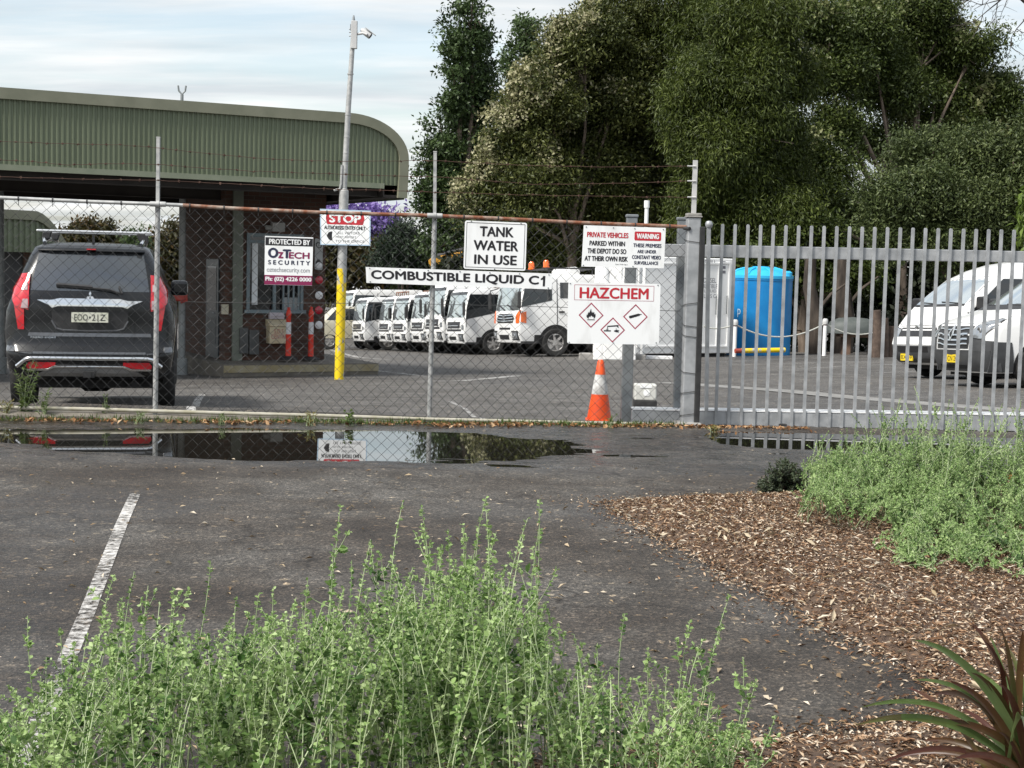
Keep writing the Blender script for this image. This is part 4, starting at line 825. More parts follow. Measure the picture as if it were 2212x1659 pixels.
for sg in (-1, 1):
    X = (lambda P: P) if sg > 0 else mirL
    mb = MB(); mb.patch(X([(.655, 1.06), (.648, 1.12), (.652, 1.25), (.645, 1.43)]), X([(.80, 1.10), (.835, 1.16), (.835, 1.27), (.75, 1.42)]), f, .022, nx=6)
    mb.patch(X([(.70, .865), (.70, 1.09)]), X([(.765, .865), (.81, 1.12)]), f, .018, nx=4); tl = mb.build('tail_light', redlens, suv, smooth=50)
    mb = MB(); mb.patch(X([(.66, 1.08), (.66, 1.17)]), X([(.735, 1.08), (.715, 1.17)]), f, .028, nx=3); mb.build('lamp_segment', mat('pale_lamp_segment', (.42, .30, .31), rough=.12, spec=.8, coat=.5), tl, smooth=50); mb = MB(); mb.patch(X([(.668, 1.26), (.668, 1.33)]), X([(.735, 1.26), (.70, 1.335)]), f, .028, nx=3); mb.build('lamp_segment', mat('pale_lamp_segment', (.42, .30, .31), rough=.12, spec=.8, coat=.5), tl, smooth=50)
    mb = MB(); mb.patch(X([(.46, .485), (.36, .515), (.36, .545)]), X([(.66, .475), (.67, .51), (.64, .545)]), f, .026, nx=5); mb.build('rear_reflector', redlens, suv)
    mb = MB(); mb.patch(X([(.60, .635), (.80, .648), (.80, .70)]), X([(.62, .625), (.90, .648), (.89, .70)]), f, .012, nx=5, sub=2); mb.build('bumper_corner', mat('lighter_car_grey', (.10, .105, .115), (.12, .125, .135), 2, .25, .3, coat=.7), suv, smooth=50)  # lighter grey than the body paints the light on the bumper's upper lip
    g = B.side(sg); mb = MB(); mb.patch([(.55, 1.27), (.75, 1.58)], [(2.9, 1.27), (2.35, 1.58)], g, .005, nx=8); mb.build('side_window', cglass, suv, smooth=50)
    
    for y in (.98, 3.78): mb = MB(); arch(mb, B, sg, y, .37, .008, 1.2); mb.build('wheel_arch', dark, suv)
    for y in (.98, 3.78): wheel(suv, sg*.785, y, .37, .265, sg)
    p = Vector((sg*.86, 3.0, 1.22)); mb = MB(); mb.bx(p.x-.02, p.x+sg*.2, p.y-.06, p.y+.06, p.z-.06, p.z+.12); mb.build('side_mirror', gpaint, suv, bevel=.04, seg=3)
    mb = MB(); mb.tube([(sg*.53, .62, 1.735), (sg*.545, .7, 1.775), (sg*.545, 2.2, 1.785), (sg*.53, 2.3, 1.74)], .022, 8); mb.build('roof_rail', chrome, suv, smooth=50)
mb = MB(); mb.patch([(-.40, 1.085), (-.45, 1.12), (-.565, 1.165)], [(.40, 1.085), (.45, 1.12), (.565, 1.165)], lambda x, z, e: f(x, z+.018*(abs(x) < .36) , e), .035, nx=14); mb.build('chrome_strip', chrome, suv, smooth=40)
mb = MB(); mb.patch([(-.33, .865), (-.40, .94), (-.41, 1.06)], [(.33, .865), (.40, .94), (.41, 1.06)], f, -.02+.024, nx=8); mb.build('plate_recess', blkpl, suv)
mb = MB(); mb.tube([f(x, z, .008) for x, z in ((-.41, .96), (-.36, .88), (-.29, .862), (0, .856), (.29, .862), (.36, .88), (.41, .96))], .010, 6); mb.build('recess_edge', mat('lighter_car_grey', (.1, .1, .11)), suv)
mb = MB(); mb.patch([(-.196, .945), (-.196, 1.045)], [(.196, .945), (.196, 1.045)], lambda x, z, e: Vector((x, .06-e, z)), .0, -.01, nx=2); pl_ = mb.build('number_plate', mat('pale_number_plate', (.55, .56, .46), (.62, .62, .54), 9, .5), suv)
mb = MB()
for txt, a, b in (('EOO', -.165, -.022), ('21Z', .022, .165)):
    V, F = text_geo(txt, .02); mb.add([(a+(b-a)*x, .0585, .962+.064*y) for x, y in V], F)
mb.add([(-.008, .0585, .985), (.008, .0585, .985), (.008, .0585, 1.005), (-.008, .0585, 1.005)], [(0, 1, 2, 3)]); o = flat(mb, 'plate_lettering', blk, pl_)
mb = MB(); R3 = .050                                # three-diamond emblem
for a in (90, 210, 330):
    w = radians(a); d = Vector((cos(w), sin(w))); t = Vector((-d.y, d.x)); P = [Vector((0, 0)), d*R3*.52+t*R3*.30, d*R3*1.04, d*R3*.52-t*R3*.30]; mb.prism([(p.x, p.y+1.205) for p in P], lambda x, z, t_: f(x, z, t_), .006, .016)
mb.build('emblem', chrome, suv)
V, F = text_geo('PAJERO SPORT', .01); mb = MB(); mb.add([f(-.63+.27*x, .775+.02*y, .006) for x, y in V], F); flat(mb, 'lettering', chrome, suv)
mb = MB(); mb.patch([(-.66, .80), (-.65, .835)], [(.66, .80), (.65, .835)], f, .016, nx=10, sub=1); mb.build('tailgate_crease', mat('lighter_car_grey', (.1, .1, .11)), suv, smooth=60)
mb = MB(); mb.patch([(-.60, .628), (-.60, .650)], [(.60, .628), (.60, .650)], f, .014, nx=10, sub=1); mb.build('bumper_step', MATS['lighter_car_grey'], suv)
mb = MB(); mb.tube([f(x, z, .03) for x, z in ((-.77, .50), (-.67, .575), (-.62, .585), (.62, .585), (.67, .575), (.77, .50))], .023, 8); mb.tube([f(x, z, .03) for x, z in ((-.66, .468), (-.44, .468), (-.37, .50), (.37, .50), (.44, .468), (.66, .468))], .013, 6); mb.build('bumper_trim', chrome, suv, smooth=50)
mb = MB(); mb.patch([(-.60, .40), (-.38, .505)], [(.60, .40), (.38, .505)], f, .012, nx=8); mb.build('skid_plate', mat('silver_skid_plate', (.20, .20, .20), (.25, .25, .25), 6, .45, .3), suv)
mb = MB(); mb.bx(-.06, .06, -.10, .1, .40, .46); mb.tube([(0, -.12, .43), (0, .1, .43)], .03, 8); mb.build('tow_hitch', blkpl, suv)
mb = MB(); mb.bx(-.70, .70, .35, 4.2, .26, .37); mb.tube([(-.8, .98, .33), (-.25, .98, .34), (-.1, .98, .30), (.12, .98, .30), (.3, .98, .34), (.8, .98, .33)], [.05, .06, .13, .13, .06, .05], 10); mb.tube([(.48, .18, .31), (.48, .9, .34)], .04, 8); mb.build('underbody', dark, suv)
mb = MB(); mb.prism([(0, 1.745), (.13, 1.745), (.03, 1.83), (0, 1.83)], lambda a, b, t: Vector((t, .62+a, b)), -.012, .012); mb.build('fin_aerial', blkpl, suv)
for k, y in enumerate((.85, 1.9)):
    mb = MB(); mb.bx(-.64, .64, y-.045, y+.045, 1.852, 1.876)
    o = mb.build('roof_bar', mat('bright_aluminium', (.74, .75, .76), rough=.3, metal=.6), suv, bevel=.01)
    mb = MB()
    for sg in (-1, 1): mb.prism([(sg*.50, 1.772), (sg*.58, 1.772), (sg*.57, 1.852), (sg*.47, 1.852)], lambda a, b, t: Vector((a, t, b)), y-.05, y+.05)
    mb.build('bar_foot', blkpl, o, bevel=.01)

# ---- white vans
def van(name, label, px, py, Y, rz, lv, kind):
    c = W(px, py, Y); t = thing(name, label, 'van', (c.x, c.y, 0), rz, tilt=True); B = Body(lv, .05, .10); B.shell().build('body', wpaint, t, smooth=50); f = B.front; H = kind == 'high'
    z0, z1 = (1.37, 1.87) if H else (1.27, 1.83)
    mb = MB(); mb.patch([(-.775, z0-.03), (-.675, z1+.035)], [(.775, z0-.03), (.675, z1+.035)], f, .003, nx=10, sub=6); mb.build('windscreen_seal', blkpl, t, smooth=60)
    mb = MB(); mb.patch([(-.72, z0+.02), (-.62, z1)], [(.72, z0+.02), (.62, z1)], lambda x, z, e: f(x, z-.03*(1-(x/.7)**2)*(z < (z0+z1)/2), e), .006, nx=10, sub=6); ws = mb.build('windscreen', wind, t, smooth=60)
    mb = MB(); mb.patch([(-.74, z0-.02), (-.73, z0+.02)], [(.74, z0-.02), (.73, z0+.02)], f, .010, nx=10, sub=1); mb.tube([f(-.6, z0+.03, .02), f(-.1, z0+.06, .02)], .012, 5); mb.tube([f(.1, z0+.03, .02), f(.6, z0+.06, .02)], .012, 5); mb.build('wiper', blkpl, ws)
    if H:
        mb = MB(); mb.patch([(-.55, .79), (-.55, .90)], [(.55, .79), (.55, .90)], f, .010, nx=8, sub=1); mb.patch([(-.5, .93), (-.5, .955)], [(.5, .93), (.5, .955)], f, .006, nx=8, sub=1); mb.build('grille', blkpl, t)
        mb = MB(); mb.patch([(-.86, .30), (-.85, .50), (-.82, .62)], [(.83, .30), (.84, .50), (.82, .62)], f, .012, nx=50, sub=2); mb.build('lower_bumper', mat('grey_plastic_bumper', (.045, .047, .05), (.06, .062, .065), 8, .5), t, smooth=50)
        mb = MB(); mb.patch([(-.45, .50), (-.45, .60)], [(.45, .50), (.45, .60)], f, .018, nx=6, sub=1); mb.build('air_intake', dark, t)
        mb = MB(); mb.patch([(-.70, .64), (-.70, .78)], [(.70, .64), (.70, .78)], f, .016, nx=8); mb.build('bumper', wpaint, t, smooth=50)
        mb = MB(); mb.lathe([(.055, 0), (.055, .012), (.035, .014), (.03, .006)], 18, f(0, .945, .004), 'Y'); mb.build('emblem', chrome, t, smooth=40)
        hl = ([(.50, .74), (.50, .92), (.56, .93)], [(.80, .72), (.83, .95), (.84, .97)]); pz, py_ = .40, .09
        mb2 = MB(); g = B.side(1)
    else:
        mb = MB(); mb.patch([(-.52, .62), (-.56, .98)], [(.52, .62), (.56, .98)], f, .004, nx=8); gr = mb.build('grille', blkpl, t)
        for z in (.68, .76, .84, .92):
            mb = MB(); mb.tube([f(x, z+(.02 if abs(x) > .3 else 0), .012) for x in np.linspace(-.5, .5, 9)], .017, 6); mb.build('grille_bar', chrome, gr, smooth=50)
        mb = MB(); mb.prism([(0, .74), (.075, .87), (0, 1.0), (-.075, .87)], lambda a, b, q: f(a, b, q), .02, .035); e_ = mb.build('emblem', chrome, t)
        mb = MB(); mb.prism([(0, .80), (.04, .87), (0, .94), (-.04, .87)], lambda a, b, q: f(a, b, q), .036, .038); mb.build('emblem_centre', blkpl, e_)
        mb = MB(); mb.patch([(-.90, .26), (-.91, .45), (-.90, .60)], [(.90, .26), (.91, .45), (.90, .60)], f, .014, nx=60, sub=2)
        for sg in (-1, 1): X = (lambda P: P) if sg > 0 else mirL; mb.patch(X([(.58, .58), (.60, .78)]), X([(.925, .58), (.92, .74)]), f, .016, nx=30, sub=2); mb.patch([(1.93, .25), (1.96, .50), (2.0, .72)], [(2.36, .25), (2.34, .50), (2.32, .73)], B.side(sg), .012, nx=6, sub=2)
        mb.build('lower_bumper', mat('grey_plastic_bumper', (.03, .031, .033)), t, smooth=50)
        mb = MB(); mb.patch([(-.5, .30), (-.5, .36)], [(.5, .30), (.5, .36)], f, .02, nx=6, sub=1); mb.build('air_intake', dark, t)
        hl = ([(.60, .80), (.57, .90), (.64, 1.0)], [(.80, .78), (.90, .98), (.87, 1.10)]); pz, py_ = .46, .09
    for sg in (-1, 1):
        X = (lambda P: P) if sg > 0 else mirL
        mb = MB(); cxh = sum(p[0] for p in hl[0]+hl[1])/len(hl[0]+hl[1]); czh = sum(p[1] for p in hl[0]+hl[1])/len(hl[0]+hl[1]); gw = lambda Q: [(cxh+(a-cxh)*1.12, czh+(b_2-czh)*1.16) for a, b_2 in Q]; mb.patch(X(gw(hl[0])), X(gw(hl[1])), f, .007, nx=5); mb.build('lamp_surround', blkpl, t, smooth=50); mb = MB(); mb.patch(X(hl[0]), X(hl[1]), f, .012, nx=5); ho = mb.build('headlight', lens, t, smooth=50)
        c_ = [(hl[0][1][0]+hl[1][1][0])/2, (hl[0][1][1]+hl[1][1][1])/2-.03]; mb = MB(); mb.lathe([(.055, 0), (.05, .008), (0, .002)], 14, f(sg*c_[0], c_[1], .014), 'Y'); mb.build('bulb_housing', chrome, ho)
        g = B.side(sg); mb = MB()
        if H: mb.patch([(.85, 1.22), (.60, 1.85)], [(1.95, 1.22), (1.15, 1.85)], g, .005, nx=8); mb.patch([(-.9, 1.30), (-.9, 1.85)], [(.70, 1.28), (.48, 1.85)], g, .005, nx=8)
        else: mb.patch([(.25, 1.22), (.25, 1.80)], [(1.45, 1.22), (.75, 1.80)], g, .005, nx=8)
        so_ = mb.build('side_window', cglass, t, smooth=50)
        mb = MB(); y0, z0_ = (1.75, 1.32) if H else (1.25, 1.24); w_ = B.hw(z0_); mb.bx(min(sg*(w_-.02), sg*(w_+.24)), max(sg*(w_-.02), sg*(w_+.24)), y0-.07, y0+.05, z0_-.05, z0_+.20); mb.build('side_mirror', blkpl, t, bevel=.04, seg=3)
        fy = 1.62 if H else 1.55; ry = -1.3 if H else -1.65; r_ = .33 if H else .345
        mb = MB(); arch(mb, B, sg, fy, r_, .004, 1.15, .22); mb.build('wheel_arch', dark, t); mb = MB(); arch(mb, B, sg, ry, r_, .004, 1.15, .22); mb.build('wheel_arch', dark, t)
        for y in (fy, ry): wheel(t, sg*(B.hw(.62)-.095), y, r_, .215, sg, alloy if not H else steel_rim, 5)
        mb = MB(); mb.bx(min(sg*(B.hw(.6)-.01), sg*(B.hw(.6)+.012)), max(sg*(B.hw(.6)-.01), sg*(B.hw(.6)+.012)), ry+.5, fy-.5, .50, .60); mb.build('side_moulding', blkpl, t)
        mb = MB(); ya, yb, yc = (.62, .50, .42) if H else (.22, .12, .06); mb.tube([g(ya, z_, .001) for z_ in (.55, .8, 1.1)]+[g(yb, 1.4, .001), g(yc, 1.95, .001)], .008, 4); y2 = 1.98 if H else 1.48; mb.tube([g(y2-.1, .95, .001), g(y2, 1.1, .001), g(y2, 1.24, .001)], .008, 4); mb.tube([g(-2.4, 1.12, .001), g(ya, 1.12, .001)], .007, 4); mb.build('door_seam', blkpl, t)
        mb = MB(); mb.bx(min(sg*(B.hw(1.05)-.01), sg*(B.hw(1.05)+.03)), max(sg*(B.hw(1.05)-.01), sg*(B.hw(1.05)+.03)), .45, .62, 1.04, 1.08); mb.build('handle', blkpl, t)
    mb = MB(); zb_ = 1.0 if not H else .97; mb.tube([f(x, zb_+.03*(1-abs(x)/.8)+.06*(abs(x) > .6), .001) for x in np.linspace(-.82, .82, 13)], .007, 4); mb.build('bonnet_seam', blkpl, t)
    mb = MB(); q = f(-.0, pz, .03); x0 = .18 if H else -.05; mb.bx(x0-.186, x0+.186, f(x0, pz).y+.005, f(x0, pz).y+.022, pz-.065, pz+.065); pl = mb.build('number_plate', mat('yellow_number_plate', (.72, .52, .01), (.78, .58, .03), 6, .4), t)
    V, F = text_geo('BX 49' if H else 'CN 20', .01); yq = f(x0, pz).y+.0235; mb = MB(); mb.add([(x0+.16-.32*x, yq, pz-.04+.08*y) for x, y in V], F); flat(mb, 'plate_lettering', blk, pl)
    mb = MB(); mb.bx(-.7, .7, -2.3, 2.2, .18, .30); mb.build('underbody', dark, t)
    return t
LVH = [(.26, .74, -2.6, 2.40, .14), (.40, .83, -2.66, 2.54, .2), (.62, .85, -2.68, 2.58, .22), (.80, .86, -2.68, 2.53, .22), (1.0, .86, -2.68, 2.42, .2), (1.2, .86, -2.67, 2.24, .18), (1.37, .85, -2.65, 2.04, .16), (1.6, .83, -2.6, 1.74, .15), (1.86, .79, -2.55, 1.38, .16), (2.04, .74, -2.5, .98, .2), (2.15, .66, -2.4, .62, .25), (2.22, .5, -2.25, .25, .3), (2.24, .25, -1.9, -.1, .2)]
LVR = [(.24, .84, -2.6, 2.42, .16), (.40, .90, -2.66, 2.52, .24), (.62, .93, -2.68, 2.55, .26), (.85, .94, -2.68, 2.53, .26), (1.0, .94, -2.68, 2.44, .24), (1.1, .93, -2.68, 2.22, .22), (1.18, .92, -2.67, 1.95, .2), (1.27, .91, -2.65, 1.70, .18), (1.5, .88, -2.6, 1.34, .17), (1.83, .82, -2.55, .86, .18), (1.93, .77, -2.5, .62, .22), (2.0, .62, -2.3, .2, .3), (2.02, .3, -2, -.2, .2)]
TH = radians(21)
v1 = van('white_van', 'white high roof van with grey bumper, the farther of two vans behind the gate', 2212, 790, 28.4, radians(90)+TH, LVH, 'high')
v2 = van('white_van', 'white van with barred chrome grille, nearest the gate at the right', 2368, 808, 24.2, radians(90)+radians(10), LVR, 'low')

# ---- white trucks
def truck(label, px, Y, kind='small', sc=1.0, group='white trucks parked in a row', first=None):
    c = W(px, 735, Y)
    if first is not None:
        t = copy_tree(first); t['label'] = label; t.scale = (sc, sc, sc)
        place(t, c.x, c.y, radians(90)+TH); return t
    t = thing('parked_truck', label, 'truck', (c.x, c.y, 0), radians(90)+TH, group, tilt=True); t.scale = (sc, sc, sc); big = kind == 'big'
    ln = -1.95 if big else -.75; w = 1.20/sc if big else 1.0
    lv = [(.38, .93*w, ln, 1.06, .08), (.60, .97*w, ln, 1.12, .07), (1.0, .98*w, ln, 1.12, .07), (1.20, .98*w, ln, 1.10, .07), (1.28, .975*w, ln, 1.07, .07), (1.7, .965*w, ln, 1.01, .07), (2.05, .95*w, ln, .94, .07), (2.18, .93*w, ln+.02, .88, .08), (2.25, .90*w, ln+.06, .78, .10), (2.27, .75*w, ln+.2, .45, .2), (2.28, .4*w, ln+.5, .1, .2)]
    B = Body(lv, .01, .045); B.shell().build('cab', wpaint, t, smooth=50); f = B.front
    mb = MB(); mb.patch([(-.88*w, 1.27), (-.86*w, 2.04)], [(.88*w, 1.27), (.86*w, 2.04)], f, .006, nx=8); ws = mb.build('windscreen', wind, t, smooth=50)
    mb = MB(); mb.tube([f(-.6, 1.28, .02), f(-.1, 1.42, .02)], .02, 5); mb.tube([f(.1, 1.28, .02), f(.6, 1.42, .02)], .02, 5); mb.build('wiper', blkpl, ws)
    mb = MB(); mb.patch([(-.86*w, 2.05), (-.84*w, 2.14)], [(.86*w, 2.05), (.84*w, 2.14)], f, .03, nx=6, sub=1); mb.build('sun_visor', mat('smoked_visor', (.03, .03, .032), rough=.3), t)
    if big:
        mb = MB(); mb.patch([(-.58*w, .93), (-.66*w, 1.06), (-.5*w, 1.18)], [(.58*w, .93), (.66*w, 1.06), (.5*w, 1.18)], f, .008, nx=8); gr = mb.build('grille', dark, t)
        for z in (.97, 1.05, 1.13): mb = MB(); mb.tube([f(x, z+.03*abs(x), .022) for x in np.linspace(-.6*w, .6*w, 9)], .018, 6); mb.build('grille_bar', chrome, gr)
        mb = MB(); mb.lathe([(.10, 0), (.10, .02), (.07, .02), (.07, 0)], 18, f(0, 1.06, .02), 'Y'); mb.build('emblem', chrome, t)
        mb = MB(); mb.patch([(-.35*w, .47), (-.38*w, .60)], [(.35*w, .47), (.38*w, .60)], f, .034, nx=6, sub=1); mb.patch([(-.40*w, .68), (-.42*w, .80)], [(.40*w, .68), (.42*w, .80)], f, .012, nx=6, sub=1); mb.build('bumper_opening', dark, t)
    else:
        mb = MB(); mb.patch([(-.75*w, .80), (-.75*w, .87)], [(.75*w, .80), (.75*w, .87)], f, .008, nx=8, sub=1); mb.patch([(-.62*w, .90), (-.66*w, 1.12)], [(.62*w, .90), (.66*w, 1.12)], f, .008, nx=8, sub=1); gr = mb.build('grille', mat('dark_grille', (.03, .03, .035), rough=.4), t)
        mb = MB(); mb.tube([f(x, .985, .02) for x in np.linspace(-.55*w, .55*w, 7)], .018, 6); mb.build('grille_bar', chrome, gr)
        mb = MB(); mb.patch([(-.35*w, .50), (-.35*w, .62)], [(.35*w, .50), (.35*w, .62)], f, .034, nx=5, sub=1); mb.build('bumper_opening', dark, t)
    mb = MB(); mb.patch([(-.96*w, .40), (-.96*w, .74)], [(.96*w, .40), (.96*w, .74)], f, .03, nx=10, sub=2); mb.build('bumper', wpaint, t, smooth=50)
    for sg in (-1, 1):
        X = (lambda P: P) if sg > 0 else mirL; g = B.side(sg)
        mb = MB(); mb.patch(X([(.54*w, .46), (.54*w, .71)]), X([(.92*w, .46), (.92*w, .71)]), f, .033, nx=4, sub=1); mb.build('lamp_recess', blkpl, t)
        mb = MB(); mb.patch(X([(.60*w, .50), (.60*w, .66)]), X([(.88*w, .50), (.88*w, .68)]), f, .036, nx=4, sub=2); ho = mb.build('headlight', lens, t, smooth=50)
        mb = MB(); mb.lathe([(.06, 0), (.055, .01), (0, .004)], 12, f(sg*.74*w, .58, .04), 'Y'); mb.build('bulb_housing', chrome, ho)
        mb = MB()
        if big: mb.patch(X([(.80*w, .92), (.78*w, 1.12), (.90*w, 1.25)]), X([(.955*w, .92), (.965*w, 1.14), (.965*w, 1.28)]), f, .012, nx=4); mb.patch([(.86, .92), (.86, 1.24)], [(1.02, .95), (1.02, 1.2)], g, .012, nx=2)
        else: mb.patch(X([(.80*w, .86), (.82*w, 1.02)]), X([(.95*w, .86), (.95*w, 1.0)]), f, .012, nx=3)
        mb.build('indicator', amber if big else lens, t)
        mb = MB(); A_ = [(-.55, 1.34), (-.55, 1.99)]; Bq = [(1.0, 1.20 if not big else 1.36), (.96, 1.6), (.84, 2.05)]
        mb.patch([(.10, 1.54), (.10, 1.8), (.10, 2.04)] if big else [(-.28, 1.47), (-.28, 1.75), (-.28, 2.05)], Bq, g, .006, nx=8); sw = mb.build('side_window', cglass, t, smooth=60)
        if big: mb = MB(); mb.patch([(-.66, 1.60), (-.66, 2.03)], [(-.14, 1.60), (-.14, 2.03)], g, .006, nx=4); mb.build('rear_side_window', cglass, t, smooth=60)
        mb = MB(); yd = -.05 if big else -.36; mb.tube([g(yd, z_, .002) for z_ in (.64, 1.0, 1.4, 1.8, 2.12)], .012, 4); mb.tube([g(.98, z_, .002) for z_ in (.95, 1.1, 1.25)], .010, 4); mb.build('door_seam', blkpl, t)
        mb = MB(); mb.bx(min(sg*w*.97, sg*(w*.97+.03)), max(sg*w*.97, sg*(w*.97+.03)), -.26, -.10, 1.20, 1.25); mb.build('handle', blkpl, t)
        mb = MB(); x1 = sg*(w*.98+.17); mb.bx(x1-.09, x1+.09, 1.10, 1.16, 1.32, 1.78); mo = mb.build('side_mirror', blkpl, t, bevel=.03)
        mb = MB(); mb.tube([(sg*w*.95, .95, 1.90), (x1, 1.12, 1.84), (x1, 1.12, 1.78)], .016, 6); mb.tube([(sg*w*.97, 1.02, 1.20), (x1, 1.12, 1.26), (x1, 1.12, 1.32)], .016, 6); mb.build('mirror_arm', blkpl, mo)
        r_ = .47/sc if big else .39
        mb = MB(); mb.patch([(ln+.02, .37), (ln+.02, .60)], [(.62, .37), (.62, .60)], g, .006, nx=4, sub=1); mb.build('lower_skirt', blkpl, t)
        mb = MB(); arch(mb, B, sg, 0, r_, .009, 1.25, .36); mb.build('wheel_arch', dark, t)
        for y in ((0, -3.9) if not big else (0, -4.3)): wheel(t, sg*(w*.98-.11), y, r_, .26, sg, steel_rim, 6)
        mb = MB(); mb.bx(min(sg*(w-.12), sg*(w-.03)), max(sg*(w-.12), sg*(w-.03)), .52, 1.0, .36, .43); mb.build('step', blkpl, t)
    mb = MB()
    for x in (-.4, .4): mb.bx(x-.05, x+.05, -5.6, .9, .55, .75)
    mb.bx(-.7, .7, -.6, .9, .40, .60); mb.build('chassis', dark, t)
    if big:
        mb = MB(); mb.bx(-1.0, 1.0, -6.2, ln-.25, .85, 1.75); bd = mb.build('service_body', wpaint, t, bevel=.03)
        mb = MB(); mb.tube([(-.55, ln+1.2, 2.33), (.75, ln+1.2, 2.33)], .16, 16); mb.build('air_tank', wpaint, t, smooth=40)
        mb = MB()
        for y in (.1, -1.2): mb.tube([(-.75, y, 2.2), (-.75, y, 2.42), (.75, y, 2.42), (.75, y, 2.2)], .025, 6)
        mb.tube([(-.75, .3, 2.43), (-.75, -1.6, 2.43)], .02, 6); mb.tube([(.75, .3, 2.43), (.75, -1.6, 2.43)], .02, 6); rk = mb.build('roof_rack', blkpl, t)
        for x, y in ((-.55, .1), (.55, .1)): mb = MB(); mb.lathe([(.10, 2.44), (.10, 2.47), (.085, 2.48), (.085, 2.60), (.05, 2.66), (0, 2.67)], 14); mb.v = [(a+x, b+y, c_) for a, b, c_ in mb.v]; mb.build('beacon', amber, t, smooth=40)
    else:
        mb = MB(); mb.bx(-.98, .98, -5.6, -.95, .86, 1.02); mb.bx(-.98, .98, -.98, -.92, 1.02, 2.1); mb.bx(-.98, -.93, -5.6, -.98, 1.02, 1.55); mb.bx(.93, .98, -5.6, -.98, 1.02, 1.55); mb.bx(-.93, .93, -5.6, -5.55, 1.02, 1.55); mb.build('tray', wpaint, t, bevel=.01)
        mb = MB()
        for x in np.linspace(-.9, .9, 7): mb.tube([(x, -.95, 2.1), (x, -.95, 2.5)], .025, 6)
        mb.tube([(-.92, -.95, 2.5), (.92, -.95, 2.5)], .03, 6); mb.build('ladder_rack', rust, t)
    return t
def midx(x0, x1): return (x0+x1)/2
t1 = truck('white cab-over truck with its door and front wheel showing, leftmost of the front row', 825, 64, sc=1.0)
for px, Y, sc, lab in ((884, 61.8, 1.0, 'white cab-over truck second from the left in the front row'), (917, 59.6, 1.0, 'white cab-over truck third from the left in the front row'), (962, 57.4, 1.04, 'white cab-over truck in the front row just left of the middle fence post'), (1003, 55.4, 1.14, 'taller white cab-over truck directly behind the middle fence post'), (1046, 53.2, 1.04, 'white cab-over truck with full dark side window, tucked against the big crew cab truck')):
    truck(lab, px, Y, sc=sc, first=t1)
t7 = truck('large white crew cab truck with orange indicator and beacons behind the hazard board', 1172, 49.6, 'big', 1.2)
tb = truck('tall white truck behind the row, partly hidden by the yellow pole', 800, 71, first=t7, sc=1.22)
for ch in list(tb.children):
    if ch.name.startswith(('beacon', 'roof_rack', 'air_tank')): bpy.data.objects.remove(ch)
# cream tray vehicle at the far left of the yard
c = W(712, 730, 66); t = thing('cream_ute', 'cream coloured utility truck with dark canopy, half hidden left of the yellow pole', 'truck', (c.x, c.y, 0), radians(90)+TH, tilt=True)
B = Body([(.5, .88, -2.2, .9, .12), (.9, .9, -2.2, 1.0, .14), (1.2, .9, -2.2, .9, .14), (1.4, .86, -2.15, .3, .14), (1.85, .76, -2.1, -.2, .16), (1.92, .5, -1.9, -.5, .2)], .03, .1); B.shell().build('body', mat('cream_paint', (.52, .48, .36), (.58, .54, .42), 3, .35, coat=.4), t, smooth=50)
for sg in (-1, 1):
    mb = MB(); mb.patch([(-2.0, 1.3), (-2.0, 1.8)], [(.35, 1.3), (-.15, 1.8)], B.side(sg), .006, nx=5); mb.build('side_window', cglass, t)
    for y in (.2, -1.7): wheel(t, sg*.78, y, .36, .22, sg, steel_rim)
# yellow loader arm rising behind the row
c = W(985, 690, 69); t = thing('yellow_loader', 'yellow loader machine with black topped boom rising behind the truck row', 'loader', (c.x, c.y, gz(c.x, c.y)))
yq = mat('machine_yellow', (.50, .24, .015), (.58, .30, .03), 4, .5); bz = t.location.z
P = lambda x, y: (W(x, y, 69)-t.location)
mb = MB(); mb.prism([(P(926, 562).x, P(926, 562).z), (P(934, 556).x, P(934, 556).z), (P(1006, 542).x, P(1006, 542).z), (P(1012, 566).x, P(1012, 566).z), (P(990, 574).x, P(990, 574).z), (P(940, 575).x, P(940, 575).z), (P(928, 577).x, P(928, 577).z)], lambda a, b, q: Vector((a, q, b)), -.25, .25); mb.build('boom', yq, t, bevel=.03)
mb = MB(); mb.tube([P(945, 554)+Vector((0, 0, .03)), P(1004, 538)], .10, 8); mb.build('hydraulic_ram', blk, t)
mb = MB(); mb.bx(-.4, 2.6, -1, 1, .7, 1.7); mb.bx(.3, 1.7, -.8, .8, 1.7, 3.0); mb.prism([(1.0, 1.7), (1.6, 1.7), (P(1010, 560).x+.15, P(1010, 560).z-.1), (P(1004, 545).x, P(1004, 545).z-.1)], lambda a, b, q: Vector((a, q, b)), -.2, .2); mb.build('body', yq, t, bevel=.05)
for x in (.1, 2.1):
    for sg in (-1, 1): mb = MB(); mb.lathe([(.35, -.2), (.65, -.22), (.7, -.1), (.7, .1), (.65, .22), (.35, .2)], 20, (x, sg*.95, .7), 'Y'); mb.build('wheel', tyre, t)
